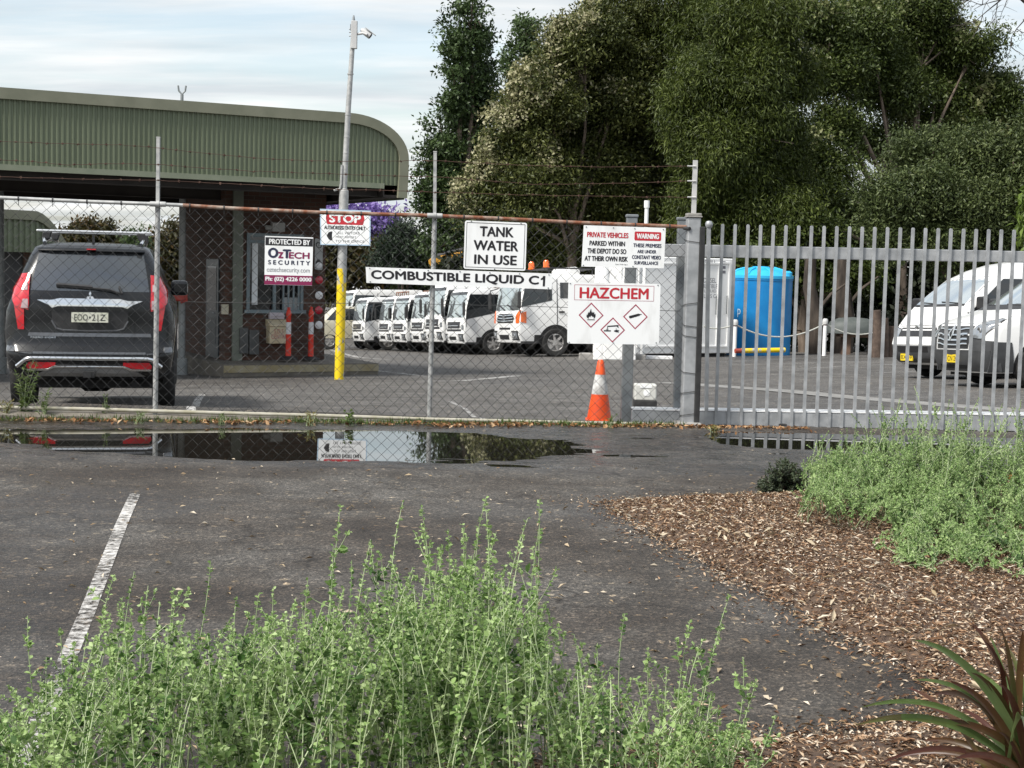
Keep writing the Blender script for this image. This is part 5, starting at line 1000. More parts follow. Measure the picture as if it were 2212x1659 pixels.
# ================================================================== yard furniture beyond the gate
c = W(1480, 765, 47.5); c1 = W(1577, 764, 48.4); CNp = Plane(c, c1); ub = CNp.uz(1366, 765)[0]; ue_ = CNp.uz(1577, 764)[0]; zt_ = CNp.uz(1480, 556)[1]
base = CNp.at(ub, 0); base.z = min(gz(base.x, base.y), CNp.uz(1480, 765)[1]); L_ = ue_-ub; Hh = zt_-base.z
wcont = mat('white_container_paint', (.80, .80, .79), (.85, .85, .84), 2.2, .45)
t = thing('fuel_tank_container', 'white steel fuel tank container lettered DIESEL beside the blue water tank', 'fuel tank', base, CNp.ang)
mb = MB(); mb.bx(0, L_, 0, 2.3, .12, Hh); mb.build('shell', wcont, t, bevel=.03)
mb = MB(); mb.bx(.02, L_-.15, .1, 2.2, -.05, .12); mb.build('skid', dark, t)
lx = lambda px, py: (CNp.uz(px, py)[0]-ub, CNp.uz(px, py)[1]-base.z)
for a, b in ((1380, 1462), (1468, 1548), (1553, 1571)):
    x0, z1 = lx(a, 566); x1, z0 = lx(b, 750); mb = MB(); e = .05
    for q in ((x0, x1, z0, z0+e), (x0, x1, z1-e, z1), (x0, x0+e, z0+e, z1-e), (x1-e, x1, z0+e, z1-e)): mb.bx(q[0], q[1], -.035, -.002, q[2], q[3])
    d = mb.build('door', wcont, t); mb = MB(); mb.tube([(x1-.12, -.05, (z0+z1)/2-.3), (x1-.12, -.05, (z0+z1)/2+.3)], .02, 6); mb.build('handle', dgalv, d)
mb = MB()
for txt, a, b, y0, y1 in (('SAFE FILL', 1506, 1547, 561, 571), ('DIESEL', 1520, 1547, 600, 611), ('COMBUSTIBLE', 1500, 1549, 613, 623), ('LIQUID', 1521, 1547, 625, 633), ('CLASS C1', 1514, 1549, 635, 644)):
    x0, z1 = lx(a, y0); x1, z0 = lx(b, y1); V, F = text_geo(txt, .02); mb.add([(x0+(x1-x0)*x, -.004, z0+(z1-z0)*y) for x, y in V], F)
for k, (a, y0) in enumerate(((1564, 566), (1564, 576), (1564, 586))):
    x0, z1 = lx(a, y0); mb.bx(x0-.06, x0+.06, -.006, -.002, z1-.07, z1+.02)
flat(mb, 'lettering', grey, t)
# white vent pipe
c = W(1387, 774, 45.5); tp = W(1392, 433, 45.5); b0 = Vector((c.x, c.y, gz(c.x, c.y))); t = thing('vent_pipe', 'tall slim white vent pipe standing behind the private vehicles sign', 'vent pipe', b0)
mb = MB(); mb.tube([(0, 0, -.1), (0, 0, tp.z-b0.z-.2)], .062, 12); mb.build('pipe', wcont, t, smooth=40)
mb = MB(); mb.tube([(0, 0, tp.z-b0.z-.22), (0, 0, tp.z-b0.z)], .085, 12); mb.build('cap', wcont, t, smooth=40)
# white pump stand
c = G(1322, 768); b0 = W(1322, 768, 44); b0.z = gz(b0.x, b0.y); k = 3195/44; t = thing('fuel_pump_stand', 'white fuel pump drum with V shaped struts behind the hazard board', 'fuel pump', b0)
zz_ = lambda y: W(1322, y, 44).z-b0.z
mb = MB(); mb.lathe([(.22, 0), (.22, zz_(575)), (.15, zz_(568)), (0, zz_(565))], 16, (-.35, .1, 0)); mb.build('drum', wcont, t, smooth=40)
mb = MB()
for dx in (-.45, 0, .45): mb.tube([(.2, 0, zz_(612)), (.2+dx, 0, zz_(574))], .055, 8)
mb.build('strut', wcont, t); mb = MB(); mb.bx(-.25, .7, -.15, .25, .0, zz_(612)); mb.build('cabinet', wcont, t, bevel=.03)
# blue water tank
a = W(1578, 756, 50.2); b = W(1717, 756, 50.2); r = (b.x-a.x)/2; b0 = Vector(((a.x+b.x)/2, 50.2+r*.9, 0)); b0.z = min(gz(b0.x, b0.y), W(1647, 762, 50.2).z); ht = W(1647, 602, 50.2).z-b0.z; hd = W(1647, 577, 51).z-b0.z
t = thing('water_tank', 'big bright blue plastic water tank with a domed lid behind the gate', 'water tank', b0)
blue = mat('blue_tank_plastic', (.004, .17, .44), (.008, .22, .52), 1.6, .38, spec=.45); blue2 = mat('light_blue_lid', (.02, .36, .66), (.035, .42, .72), 2, .4)
prf = [(r, 0)]
for k in range(1, 9): prf += [(r+.004*(k % 2), ht*k/8)]
mb = MB(); mb.lathe(prf+[(r+.02, ht-.06), (r+.02, ht), (r*.98, ht+.01)], 56); mb.build('barrel', blue, t, smooth=45)
mb = MB(); mb.lathe([(r*1.03, ht+.005), (r*1.03, ht+.10), (r*.96, ht+.13), (r*.8, ht+.65*(hd-ht)), (r*.5, hd-.06), (r*.28, hd-.01), (r*.25, hd+.02), (0, hd+.03)], 56)
for k in range(8):
    w = 2*pi*k/8+.2; mb.tube([(r*.95*cos(w), r*.95*sin(w), ht+.13), (r*.78*cos(w), r*.78*sin(w), ht+.69*(hd-ht)), (r*.45*cos(w), r*.45*sin(w), hd-.03)], .05, 6)
mb.build('lid', blue2, t, smooth=45)
mb = MB(); w = radians(-32); mb.lathe([(.18, 0), (.18, .12), (.1, .18), (0, .18)], 14, (r*.88*cos(w), r*.88*sin(w), ht+.10)); mb.build('inlet', blue2, t, smooth=45)
V, F = text_geo('p', 0); mb = MB(); w0 = radians(-90-51)
mb.add([((r+.012)*cos(w0+.12*x+.0), (r+.012)*sin(w0+.12*x), ht*.50+.28*y) for x, y in V], F); flat(mb, 'chalk_letter', mat('chalk', (.5, .62, .7)), t)
# bollards with a rope
rope_pts = []
def bollard(px, yt, yb, Y, label):
    c = W(px, yb, Y); h = W(px+2, yt, Y).z-c.z; t = thing('bollard', label, 'bollard', c, group='white bollards joined by a rope')
    mb = MB(); mb.tube([(0, 0, -.1), (0, 0, h*.80)], .062, 14); mb.build('post', wcont, t, smooth=40)
    mb = MB(); mb.tube([(0, 0, h*.80), (0, 0, h*.83)], .066, 14); mb.build('band', mat('maroon_band', (.10, .01, .02)), t)
    mb = MB(); mb.lathe([(.085, h*.83), (.095, h*.9), (.085, h*.97), (.05, h), (0, h)], 14); mb.build('cap', mat('grey_bollard_cap', (.45, .45, .44), (.52, .52, .51), 6), t, smooth=40)
    return c+Vector((0, 0, h*.86))
A = bollard(1586, 690, 764, 46.8, 'white bollard with grey cap in front of the blue tank'); Bq = bollard(1780, 688, 762, 47.6, 'white bollard with grey cap standing under the dark trees'); C0 = W(1520, 705, 46.6); D0 = W(1905, 712, 48.0)
mb = MB()
for p, q, s_ in ((C0, A, .10), (A, Bq, .42), (Bq, D0, .25)): mb.tube([p.lerp(q, k/14)-Vector((0, 0, s_*4*(k/14)*(1-k/14))) for k in range(15)], .024, 6)
tag(mb.build('rope', mat('pale_rope', (.42, .42, .38), (.5, .5, .46), 20, .9)), 'pale sagging rope strung between the white bollards', 'rope')
a = W(1588, 758, 46.4); b = W(1695, 756, 46.9); mb = MB(); mb.tube([a, a.lerp(b, .12)], .075, 12, 1); mb.tube([a.lerp(b, .12), b], .078, 12, 0); a0 = a.copy(); o = mb.build('wheel_stop', [yel, mat('rust_red_end', (.30, .05, .03))], smooth=40); tag(o, 'yellow pipe wheel stop lying in front of the blue tank', 'wheel stop')
mbw = MB(); p = W(1420, 778, 44.5); mbw.bx(-.45, .45, -.08, .08, 0, .11); o = mbw.build('wheel_stop', wcont, bevel=.02); o.location = (p.x, p.y, gz(p.x, p.y)); tag(o, 'low white wheel stop on the asphalt beneath the hazard board', 'wheel stop')
p = W(1330, 770, 44.2); mb = MB(); mb.bx(-1.1, .9, -.15, .15, -.1, .18); o = mb.build('concrete_kerb_block', conc, bevel=.04); o.location = (p.x, p.y, gz(p.x, p.y)); tag(o, 'stained concrete kerb block below the hazard board near the big truck', 'kerb block')
# logs, sleeper seat and grey tub under the trees
p = W(1840, 750, 52); p.z = gz(p.x, p.y); t = thing('grey_tub', 'upturned grey tub resting on brick blocks under the trees right of the bollard', 'tub', p)
mb = MB(); mb.lathe([(.95, .75), (.93, .95), (.8, 1.15), (.5, 1.28), (0, 1.32)], 22); mb.v = [(x, y*.6, z) for x, y, z in mb.v]; mb.build('shell', mat('faded_grey_plastic', (.06, .07, .066), (.085, .095, .09), 4, .6), t, smooth=40)
mb = MB(); mb.bx(-.5, 1.0, -.3, .3, .62, .75); mb.bx(-.35, -.1, -.25, .25, 0, .62); mb.bx(.6, .9, -.25, .25, 0, .62); mb.build('blocks', mat('tan_blocks', (.12, .075, .05), (.16, .10, .07), 6, .9), t)
logm = mat('weathered_log', (.055, .037, .028), (.11, .078, .06), 6, .9, bump=.5, bscale=12)
for k, (px, py, h, lab) in enumerate(((1893, 757, 1.5, 'tallest weathered log stump leaning left of the far white van'), (1907, 760, 1.25, 'middle weathered stump with pale top left of the far white van'), (1918, 762, 1.0, 'short weathered stump closest to the far white van bumper'))):
    p = W(px, py, 47+k*.3); p.z = gz(p.x, p.y); mb = MB(); mb.tube([(0, 0, -.1), (.02, 0, h*.5), (-.05+.05*k, 0, h)], [.19, .16, .14], 10); o = mb.build('stump', logm, smooth=50); o.location = p; tag(o, lab, 'stump', 'log stumps under the trees')
# ================================================================== foliage
def unit(a): return a/np.maximum(np.linalg.norm(a, axis=-1, keepdims=True), 1e-9)
def leaves_mesh(P, D, N, L, wd, fold=.18):          # one folded diamond leaf per point: direction D, facing N, length L, width ratio wd
    n = len(P); S = unit(np.cross(D, N)); Nn = np.cross(S, D); L = np.asarray(L).reshape(-1, 1)
    V = np.stack([P, P+D*L*.45+S*L*wd*.5+Nn*L*fold*.4, P+D*L-Nn*L*fold*.3, P+D*L*.45-S*L*wd*.5+Nn*L*fold*.4], 1).reshape(-1, 3)
    i = np.arange(n)[:, None]*4
    F = np.concatenate([i+np.array([[0, 1, 2]]), i+np.array([[0, 2, 3]])], 1).reshape(-1, 3)
    return V, F
def crown_points(rg, lobes, n_sprig, per, spread, shell=.55, droop=.2):
    C = np.array([l[0] for l in lobes]); R = np.array([l[1] for l in lobes]); wgt = (R[:, 0]*R[:, 2]); wgt = wgt/wgt.sum()
    m_ = 9; kk = np.repeat(np.arange(len(C)), m_); dc = unit(rg.normal(size=(len(kk), 3))); C = C[kk]+dc*R[kk]*.68*(.8+.4*rg.random((len(kk), 1))); R = R[kk]*(.30+.26*rg.random((len(kk), 1)))   # billows of foliage round each limb
    wgt = np.repeat(wgt, m_)*(R[:, 0]*R[:, 2]); wgt = wgt/wgt.sum()
    k = rg.choice(len(C), n_sprig, p=wgt); d = unit(rg.normal(size=(n_sprig, 3))); d[:, 1] -= .25*(rg.random(n_sprig) < .6); d = unit(d)
    rr = shell+(1.06-shell)*rg.random(n_sprig)**.55
    bump = 1+.16*np.sin(d[:, 0]*7+k)+.12*np.sin(d[:, 2]*9+2*k)
    S = C[k]+d*R[k]*(rr*bump)[:, None]
    s = np.repeat(np.arange(n_sprig), per); m = len(s)
    off = rg.normal(size=(m, 3))*spread*np.array([1, 1, .7]); P = S[s]+off
    D = unit(d[s]*.6+rg.normal(size=(m, 3))*.8+np.array([0, 0, -droop])); N = unit(d[s]*.5+rg.normal(size=(m, 3))*.6+np.array([0, 0, .6]))
    v = np.clip(.45+rg.normal(size=n_sprig)*.26, 0, 1)[s]+rg.normal(size=m)*.10
    return P, D, N, np.clip(v, 0, 1), d[s], S
barkm = mat('tree_bark', (.10, .075, .055), (.20, .155, .12), 5, .95, bump=.6, bscale=14, stretch=(1, 1, .3))
pbark = mat('pale_paperbark', (.030, .023, .018), (.085, .066, .052), 5, .95, bump=.6, bscale=10, stretch=(1, 1, .3))
def tree(name, label, cat, base, lobes, n_sprig, per, spread, leaf, wd, mats, seed, droop=.2, shell=.55, group=None, trunk_r=.3, bark=barkm, forks=None, flowers=None):
    rg = np.random.default_rng(seed); t = thing(name, label, cat, base, group=group); b = np.array(base)
    P, D, N, v, dd, S = crown_points(rg, lobes, n_sprig, per, spread, shell, droop)
    V, F = leaves_mesh(P-b, D, N, leaf*(.65+.7*rg.random(len(P))), wd)
    raw_mesh('crown', V, F, mats, t, np.repeat(v, 2))
    if flowers:  # on the broad tree, pale leaves that paint lit clumps
        fn, fm, dirn, thr, fl = flowers; dirn = unit(np.array(dirn)); L2 = lobes
        C = np.array([l[0] for l in L2]); R = np.array([l[1] for l in L2]); w = R[:, 0]*R[:, 2]; k = rg.choice(len(C), fn*4, p=w/w.sum()); d = unit(rg.normal(size=(fn*4, 3)))
        Q = C[k]+d*R[k]*(1.03+.10*np.sin(d[:, :1]*7))
        nz_ = vnoise(Q[:, 0]*.7+7, Q[:, 2]*.7, seed); keep = (d@dirn)+1.3*(nz_-.5) > thr; Q = Q[keep][:fn]; d = d[keep][:fn]
        m = 9; P = np.repeat(Q, m, 0)+rg.normal(size=(len(Q)*m, 3))*.16; n_ = len(P)
        V, F = leaves_mesh(P-b, unit(rg.normal(size=(n_, 3))), unit(np.repeat(d, m, 0)+rg.normal(size=(n_, 3))*.5), fl*(.6+.8*rg.random(n_)), .6); raw_mesh('blossom', V, F, fm, t, rg.random(len(F)//2).repeat(2))
    C = [Vector(l[0])-Vector(base) for l in lobes]; mb = MB(); rnd = random.Random(seed)
    top = max(c.z for c in C); mid = sum(C, Vector())/len(C)
    f0 = Vector((mid.x*.35, mid.y*.35, top*.42)); mb.tube([(0, 0, -.2), f0*.5+Vector((rnd.gauss(0, .1), 0, 0)), f0], [trunk_r*1.25, trunk_r, trunk_r*.75], 10)
    for c, l in zip(C, lobes):
        s0 = f0*rnd.uniform(.6, 1); m1 = s0.lerp(c, .5)+Vector((rnd.gauss(0, .3), rnd.gauss(0, .3), rnd.uniform(0, .5))); mb.tube([s0, m1, c], [trunk_r*.5, trunk_r*.3, trunk_r*.1], 7)
        for k in range(3): e = c+Vector((rnd.gauss(0, 1)*l[1][0]*.5, rnd.gauss(0, 1)*l[1][1]*.5, rnd.gauss(0, 1)*l[1][2]*.5)); mb.tube([m1.lerp(c, .6), c.lerp(e, .5)+Vector((0, 0, .1)), e], [trunk_r*.2, trunk_r*.12, .02], 5)
    mb.build('trunk', bark, t, smooth=60); return t
def LB(Y, *ls):                                    # lobes given where the photograph shows them: (x, y, half width, half height, depth shift)
    R = []
    for l in ls:
        x, y, a, b = l[:4]; dy = l[4] if len(l) > 4 else 0; k = (Y+dy)/FPX; c = W(x, y, Y+dy); R.append(((c.x, c.y, c.z), (a*k*.92, min(a, b)*k*.85, b*k*.92)))
    return R
def foot(px, Y): c = W(px, 740, Y); return (c.x, c.y, gz(c.x, c.y))
mDark = leafmat('dark_poplar_leaves', [(.022, .040, .012), (.048, .080, .024), (.085, .13, .044)], .45, .22)
mPop2 = leafmat('mid_poplar_leaves', [(.040, .066, .022), (.070, .11, .038), (.115, .165, .066)], .45, .3)
mPaper = leafmat('olive_paperbark_leaves', [(.024, .033, .007), (.064, .078, .016), (.135, .145, .042)], .5, .2)
mCream = leafmat('cream_blossom', [(.17, .17, .075), (.29, .28, .145), (.46, .43, .29)], .7, .2)
mWeep = leafmat('yellow_green_weeping_leaves', [(.022, .034, .006), (.062, .086, .013), (.125, .155, .032)], .5, .25)
mRight = leafmat('mid_green_leaves', [(.022, .036, .008), (.060, .086, .016), (.120, .152, .040)], .5, .25)
mGrey = leafmat('grey_green_leaves', [(.030, .046, .015), (.072, .098, .030), (.14, .17, .062)], .5, .2)
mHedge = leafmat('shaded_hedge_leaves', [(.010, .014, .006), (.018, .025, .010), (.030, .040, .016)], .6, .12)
mBrown = leafmat('bronze_leaves', [(.030, .032, .010), (.060, .055, .018), (.12, .075, .030)], .55, .25)
mJac = leafmat('jacaranda_flowers', [(.16, .10, .34), (.24, .17, .44), (.33, .26, .52)], .6, .35)
mConi = leafmat('dark_conifer_needles', [(.020, .032, .020), (.032, .050, .030), (.05, .075, .045)], .55, .15)
mYel = leafmat('yellow_autumn_leaves', [(.30, .20, .02), (.48, .34, .03), (.6, .46, .06)], .5, .35)
mLime = leafmat('bright_lime_leaves', [(.07, .11, .02), (.12, .18, .03), (.18, .25, .05)], .45, .35)

tree('poplar_tree', 'tall dark columnar poplar tree right of the camera pole', 'tree', foot(985, 86), LB(86, (1018, 20, 42, 60), (1000, 90, 55, 70), (1040, 110, 40, 80, 2), (985, 190, 62, 75), (1045, 215, 48, 80, 1), (955, 300, 60, 60), (1010, 320, 70, 80, 2), (940, 390, 48, 70), (985, 430, 80, 80, 1), (960, 520, 75, 70), (1010, 600, 80, 90)), 1700, 34, .27, .25, .5, mDark, 1, .1, .35, trunk_r=.35)
tree('poplar_tree', 'thinner lighter poplar tree standing between the dark poplar and the blossoming tree', 'tree', foot(1135, 96), LB(96, (1140, 75, 44, 45), (1120, 140, 40, 55), (1165, 150, 30, 60), (1125, 230, 42, 60), (1140, 320, 60, 80), (1080, 300, 45, 60)), 700, 30, .28, .26, .5, mPop2, 2, .1, .3, trunk_r=.3)
tree('paperbark_tree', 'big paperbark tree with cream blossom down its left edge', 'tree', foot(1230, 61), LB(61, (1345, 35, 95, 75, 2), (1265, 115, 90, 85), (1190, 210, 95, 80), (1360, 150, 100, 110, 3), (1120, 300, 85, 75), (1240, 300, 110, 100, 2), (1075, 395, 62, 70), (1160, 410, 95, 90), (1300, 420, 130, 110, 3), (1060, 475, 52, 55), (1130, 520, 90, 70, 1), (1240, 530, 120, 80, 2), (1030, 440, 55, 60), (1340, 200, 110, 120, 2), (1380, 300, 90, 120, 4), (1430, 430, 80, 130, 6), (1420, 200, 80, 120, 6)), 8000, 56, .33, .165, .42, mPaper, 3, .35, .5, trunk_r=.22, bark=barkm, flowers=(4600, mCream, (-.8, -.25, .6), .70, .15))
tree('weeping_tree', 'tall drooping yellow green tree in the middle of the tree line', 'tree', foot(1560, 58), LB(58, (1500, 50, 80, 90, 4), (1620, 30, 100, 80), (1570, 150, 110, 110), (1490, 230, 60, 120), (1660, 170, 85, 120, 1), (1600, 300, 110, 120), (1500, 380, 55, 110), (1680, 330, 70, 130, 2), (1590, 440, 120, 110, 1), (1500, 500, 60, 90), (1660, 490, 90, 90)), 7000, 58, .33, .20, .22, mWeep, 4, .8, .5, trunk_r=.28)
tree('broad_tree', 'broad layered tree with pale trunks and sky showing through its right side', 'tree', foot(1955, 66), LB(66, (1770, 40, 80, 60), (1880, 60, 110, 80, 2), (2000, 60, 95, 70, 4), (2110, 95, 70, 55, 4), (1780, 150, 85, 60), (1900, 180, 100, 70, 3), (2030, 170, 80, 60, 5), (2130, 210, 70, 75, 5), (1800, 260, 75, 50), (2080, 280, 75, 60, 5), (1770, 330, 80, 60, -1), (1890, 310, 60, 50, 3), (1760, 420, 90, 70, -1), (1840, 500, 100, 80, 2), (2190, 300, 60, 80, 5), (1700, 470, 60, 60, -2), (1960, 250, 70, 45, 5), (1990, 90, 100, 60, 5), (1950, 330, 80, 50, 6)), 5800, 56, .36, .175, .40, mRight, 5, .3, .5, trunk_r=.26, bark=barkm, flowers=(1500, leafmat('pale_lit_leaves', [(.14, .155, .06), (.2, .215, .09), (.28, .29, .14)], .5, .3), (-.75, -.45, .4), .75, .2))  # paler leaves on the left side put the lit clumps into the colour
tree('bushy_tree', 'grey green bushy tree low on the right behind the vans', 'tree', foot(2080, 52), LB(52, (2010, 330, 85, 60, 2), (2110, 370, 90, 80, 1), (1960, 420, 90, 80), (2060, 450, 110, 90), (2180, 440, 80, 110), (1930, 500, 85, 70), (2030, 540, 110, 70), (2150, 550, 90, 80), (2250, 380, 80, 130)), 4200, 52, .28, .145, .36, mGrey, 6, .2, .5, trunk_r=.3)
tree('shrubby_tree', 'green shrubby tree low between the weeping tree and the vans', 'tree', foot(1740, 57), LB(57, (1750, 520, 80, 60), (1700, 570, 80, 60), (1800, 590, 90, 60), (1640, 560, 60, 50)), 900, 30, .28, .22, .4, mRight, 16, .2, .4, trunk_r=.2)
# a dark hedge of undergrowth closes the view below the crowns
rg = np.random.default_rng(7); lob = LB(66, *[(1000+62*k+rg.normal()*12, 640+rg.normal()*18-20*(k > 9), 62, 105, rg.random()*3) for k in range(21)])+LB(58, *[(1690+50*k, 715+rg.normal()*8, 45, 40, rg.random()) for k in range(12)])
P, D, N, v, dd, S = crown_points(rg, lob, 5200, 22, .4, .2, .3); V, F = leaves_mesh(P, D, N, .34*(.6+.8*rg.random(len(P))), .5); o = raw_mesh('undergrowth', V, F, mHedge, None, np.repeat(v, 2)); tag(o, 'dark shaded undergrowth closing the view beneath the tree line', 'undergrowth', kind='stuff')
mb = MB()
for px, Y, r in ((1762, 55, .42), (1815, 56, .50), (1700, 60, .35), (1868, 58, .3)):
    pass
for k, (px, pt_, Y, r, lab) in enumerate(((1763, 560, 53.5, .30, 'flaky brown trunk right of the blue tank, left of the second bollard'), (1818, 540, 54.5, .36, 'stouter brown trunk behind the grey tub'))):
    b = foot(px, Y); t_ = thing('old_tree', lab, 'tree trunk', b, group='trunks beneath the tree line'); tp = W(px-12+20*k, pt_, Y)-Vector(b); mb = MB(); mb.tube([(0, 0, -.2), tp*.35+Vector((.1, 0, 0)), tp*.7+Vector((-.1, 0, 0)), tp], [r*1.2, r, r*.8, r*.7], 10); mb.build('trunk', pbark, t_, smooth=60)
    mb = MB(); mb.tube([tp*.4, tp*.55+Vector((.6, -.2, .3)), tp*.7+Vector((1.2, -.2, .2))], [.08, .06, .03], 6); mb.build('limb', pbark, t_, smooth=60)
# trees behind the truck row, the jacaranda and the trees seen under the canopy
tree('bronze_tree', 'low bronze leaved tree behind the trucks right of the yellow pole', 'tree', foot(830, 92), LB(92, (800, 570, 60, 50), (880, 585, 70, 50), (740, 560, 50, 55), (715, 600, 40, 60)), 700, 26, .42, .40, .5, mBrown, 8, .1, .3, trunk_r=.25)
tree('green_tree', 'dark green tree behind the long sign at the foot of the poplar', 'tree', foot(900, 90), LB(90, (890, 560, 70, 45), (950, 590, 90, 60), (1010, 570, 60, 60)), 800, 26, .4, .38, .5, mDark, 9, .1, .3, trunk_r=.25)
tree('jacaranda_tree', 'purple flowering jacaranda tree behind the stop sign', 'tree', foot(790, 98), LB(98, (745, 452, 50, 22), (800, 480, 55, 40), (770, 520, 60, 36), (840, 455, 22, 16), (830, 520, 40, 30)), 420, 22, .42, .34, .55, mJac, 10, .1, .3, trunk_r=.25)
tree('conifer_tree', 'small dark feathery conifer between the jacaranda and the poplar', 'tree', foot(868, 88), LB(88, (868, 500, 22, 30), (862, 535, 40, 30), (895, 560, 45, 30), (850, 570, 40, 25)), 420, 24, .36, .34, .25, mConi, 11, -.2, .2, trunk_r=.2)
tree('bronze_tree', 'rounded bronze tinged tree seen beneath the canopy above the parked SUV', 'tree', foot(215, 64), LB(64, (190, 512, 62, 34), (250, 550, 70, 42), (150, 545, 50, 45), (280, 600, 70, 60)), 900, 40, .24, .19, .5, mBrown, 12, .1, .3, trunk_r=.25)
tree('bronze_tree', 'bronze green tree seen beneath the canopy beside the grey column', 'tree', foot(350, 62), LB(62, (345, 535, 45, 34), (382, 500, 24, 30), (330, 590, 55, 60), (385, 570, 40, 70), (370, 640, 60, 60)), 900, 40, .24, .19, .5, mBrown, 13, .1, .3, trunk_r=.25)
tree('slender_tree', 'slender pale green sapling top between the two bronze trees under the canopy', 'tree', foot(292, 60), LB(60, (292, 525, 16, 22), (290, 560, 20, 30)), 110, 16, .24, .2, .4, mPop2, 14, .1, .2, trunk_r=.1)
tree('yellow_leaved_tree', 'patch of yellow autumn leaves high between the blossoming and weeping trees', 'tree', foot(1510, 63), LB(63, (1490, 40, 36, 26), (1515, 65, 26, 18)), 120, 14, .28, .26, .5, mYel, 15, .2, .3, trunk_r=.2)
tree('lime_leaved_tree', 'bright lime leaves of a tree leaning in at the right edge', 'tree', foot(2260, 40), LB(40, (2252, 430, 34, 36), (2250, 490, 32, 36)), 160, 14, .2, .30, .3, mLime, 17, 1.0, .3, trunk_r=.14)
# bare twigs hanging in at the top right
b = foot(2290, 38); t = thing('bare_tree', 'leafless dark branches hanging in at the top right corner', 'tree', b); rnd = random.Random(5); mb = MB(); q = lambda x, y: W(x, y, 38)-Vector(b)
mb.tube([(0, 0, -.2), q(2300, 300), q(2280, 60), q(2200, -10)], [.2, .15, .1, .06], 8)
def twig(p, d, L, r, n):
    P = [p]
    for k in range(5): d = (d+Vector((rnd.gauss(0, .25), rnd.gauss(0, .1), rnd.gauss(0, .2)-.05))).normalized(); P.append(P[-1]+d*L/5)
    mb.tube(P, [r*(1-.15*k) for k in range(6)], 5)
    if n:
        for k in range(4): i = rnd.randrange(1, 6); twig(P[i], (d+Vector((rnd.gauss(0, .7), rnd.gauss(0, .2), rnd.gauss(0, .6)))).normalized(), L*.55, r*.55, n-1)
for x, y, dx, dz in ((2200, -10, -1, -.3), (2240, 20, -.8, -.7), (2190, -20, -1, 0), (2250, 40, -.5, -1), (2170, -8, -.6, -.8)): twig(q(x, y), Vector((dx, 0, dz)).normalized(), 1.2, .022, 2)
mb.build('branches', mat('dark_twig', (.03, .025, .02), (.05, .04, .035), 8, .9), t)

# ------------------------------------------------------------------ saltbush shrubs and weeds
def stems_leaves(rg, roots, tips, bend, leaf, dens, twigs, tw_len, tipbud=True, start=.25, wd=.8):
    """curved stems with side twigs; returns stem polylines and leaf arrays"""
    lines = []; P = []; D = []; N = []; L = []; V = []
    for r, t in zip(roots, tips):
        r = np.array(r); t = np.array(t); h = np.linalg.norm(t-r); c = r*.45+t*.55+np.array([*(rg.normal(size=2)*bend*h), .12*h])*1.0
        c[:2] = r[:2]*.65+t[:2]*.35+rg.normal(size=2)*bend*h
        u = np.linspace(0, 1, 9)[:, None]; pts = r*(1-u)**2+2*c*u*(1-u)+t*u*u; lines.append((pts, h)); tone = np.clip(.46+rg.normal()*.26, 0, 1)
        segs = [(pts, start)]
        for k in range(rg.poisson(twigs)):
            a = rg.uniform(.3, .85); b0 = r*(1-a)**2+2*c*a*(1-a)+t*a*a; d = unit(t-r)*.8+rg.normal(size=3)*.55; d[2] = abs(d[2])+.35; d = unit(d); l = tw_len*h*rg.uniform(.5, 1.2)*(1.15-a)
            m = b0+d*l*.5+rg.normal(size=3)*l*.08; e = m+unit(d+np.array([0, 0, .5]))*l*.5; uu = np.linspace(0, 1, 5)[:, None]; q = b0*(1-uu)**2+2*m*uu*(1-uu)+e*uu*uu; lines.append((q, -l)); segs.append((q, .1))
        for q, s0 in segs:
            ln = np.linalg.norm(np.diff(q, axis=0), axis=1).sum(); n = max(3, int(ln*dens)); a = s0+(1-s0)*np.sort(rg.random(n)); idx = a*(len(q)-1); i0 = np.minimum(idx.astype(int), len(q)-2); f_ = (idx-i0)[:, None]
            p = q[i0]*(1-f_)+q[i0+1]*f_; tg = unit(q[i0+1]-q[i0]); sd = unit(np.cross(tg, rg.normal(size=(n, 3)))); d = unit(sd+tg*.45+rg.normal(size=(n, 3))*.2)
            P.append(p); D.append(d); N.append(unit(tg*.8+rg.normal(size=(n, 3))*.5+np.array([0, 0, .5]))); L.append(leaf*(1.15-.72*a)*(.6+.7*rg.random(n))); V.append(np.clip(tone+.25*(a-.5)+rg.normal(size=n)*.13, 0, 1))
            if tipbud:
                m = 7; tp = q[-1]+(q[-2]-q[-1])*rg.random((m, 1))*.9; P.append(tp); dd_ = unit(rg.normal(size=(m, 3))+unit(q[-1]-q[-2])*.9); D.append(dd_); N.append(unit(rg.normal(size=(m, 3)))); L.append(leaf*.42*(.6+.7*rg.random(m))); V.append(np.clip(.72+rg.normal(size=m)*.15, 0, 1))
    return lines, [np.concatenate(x) for x in (P, D, N, L, V)]
def stem_mesh(lines, r, base, n=4):
    V = []; F = []; o = 0; an = 2*pi*np.arange(n)/n
    for pts, h in lines:
        k = len(pts); T = unit(np.gradient(pts, axis=0)); A = unit(np.cross(T, np.array([.3, 1, .2]))); Bv = np.cross(T, A); rad = (r if h > 0 else r*.6)*np.linspace(1, .4, k)
        ring = pts[:, None]+rad[:, None, None]*(A[:, None]*np.cos(an)[None, :, None]+Bv[:, None]*np.sin(an)[None, :, None]); V.append(ring.reshape(-1, 3)-base)
        i = (np.arange(k-1)[:, None]*n+np.arange(n)[None]); j = (np.arange(k-1)[:, None]*n+(np.arange(n)[None]+1) % n); F.append(np.stack([i, j, j+n, i+n], -1).reshape(-1, 4)+o); o += k*n
    return np.concatenate(V), np.concatenate(F)
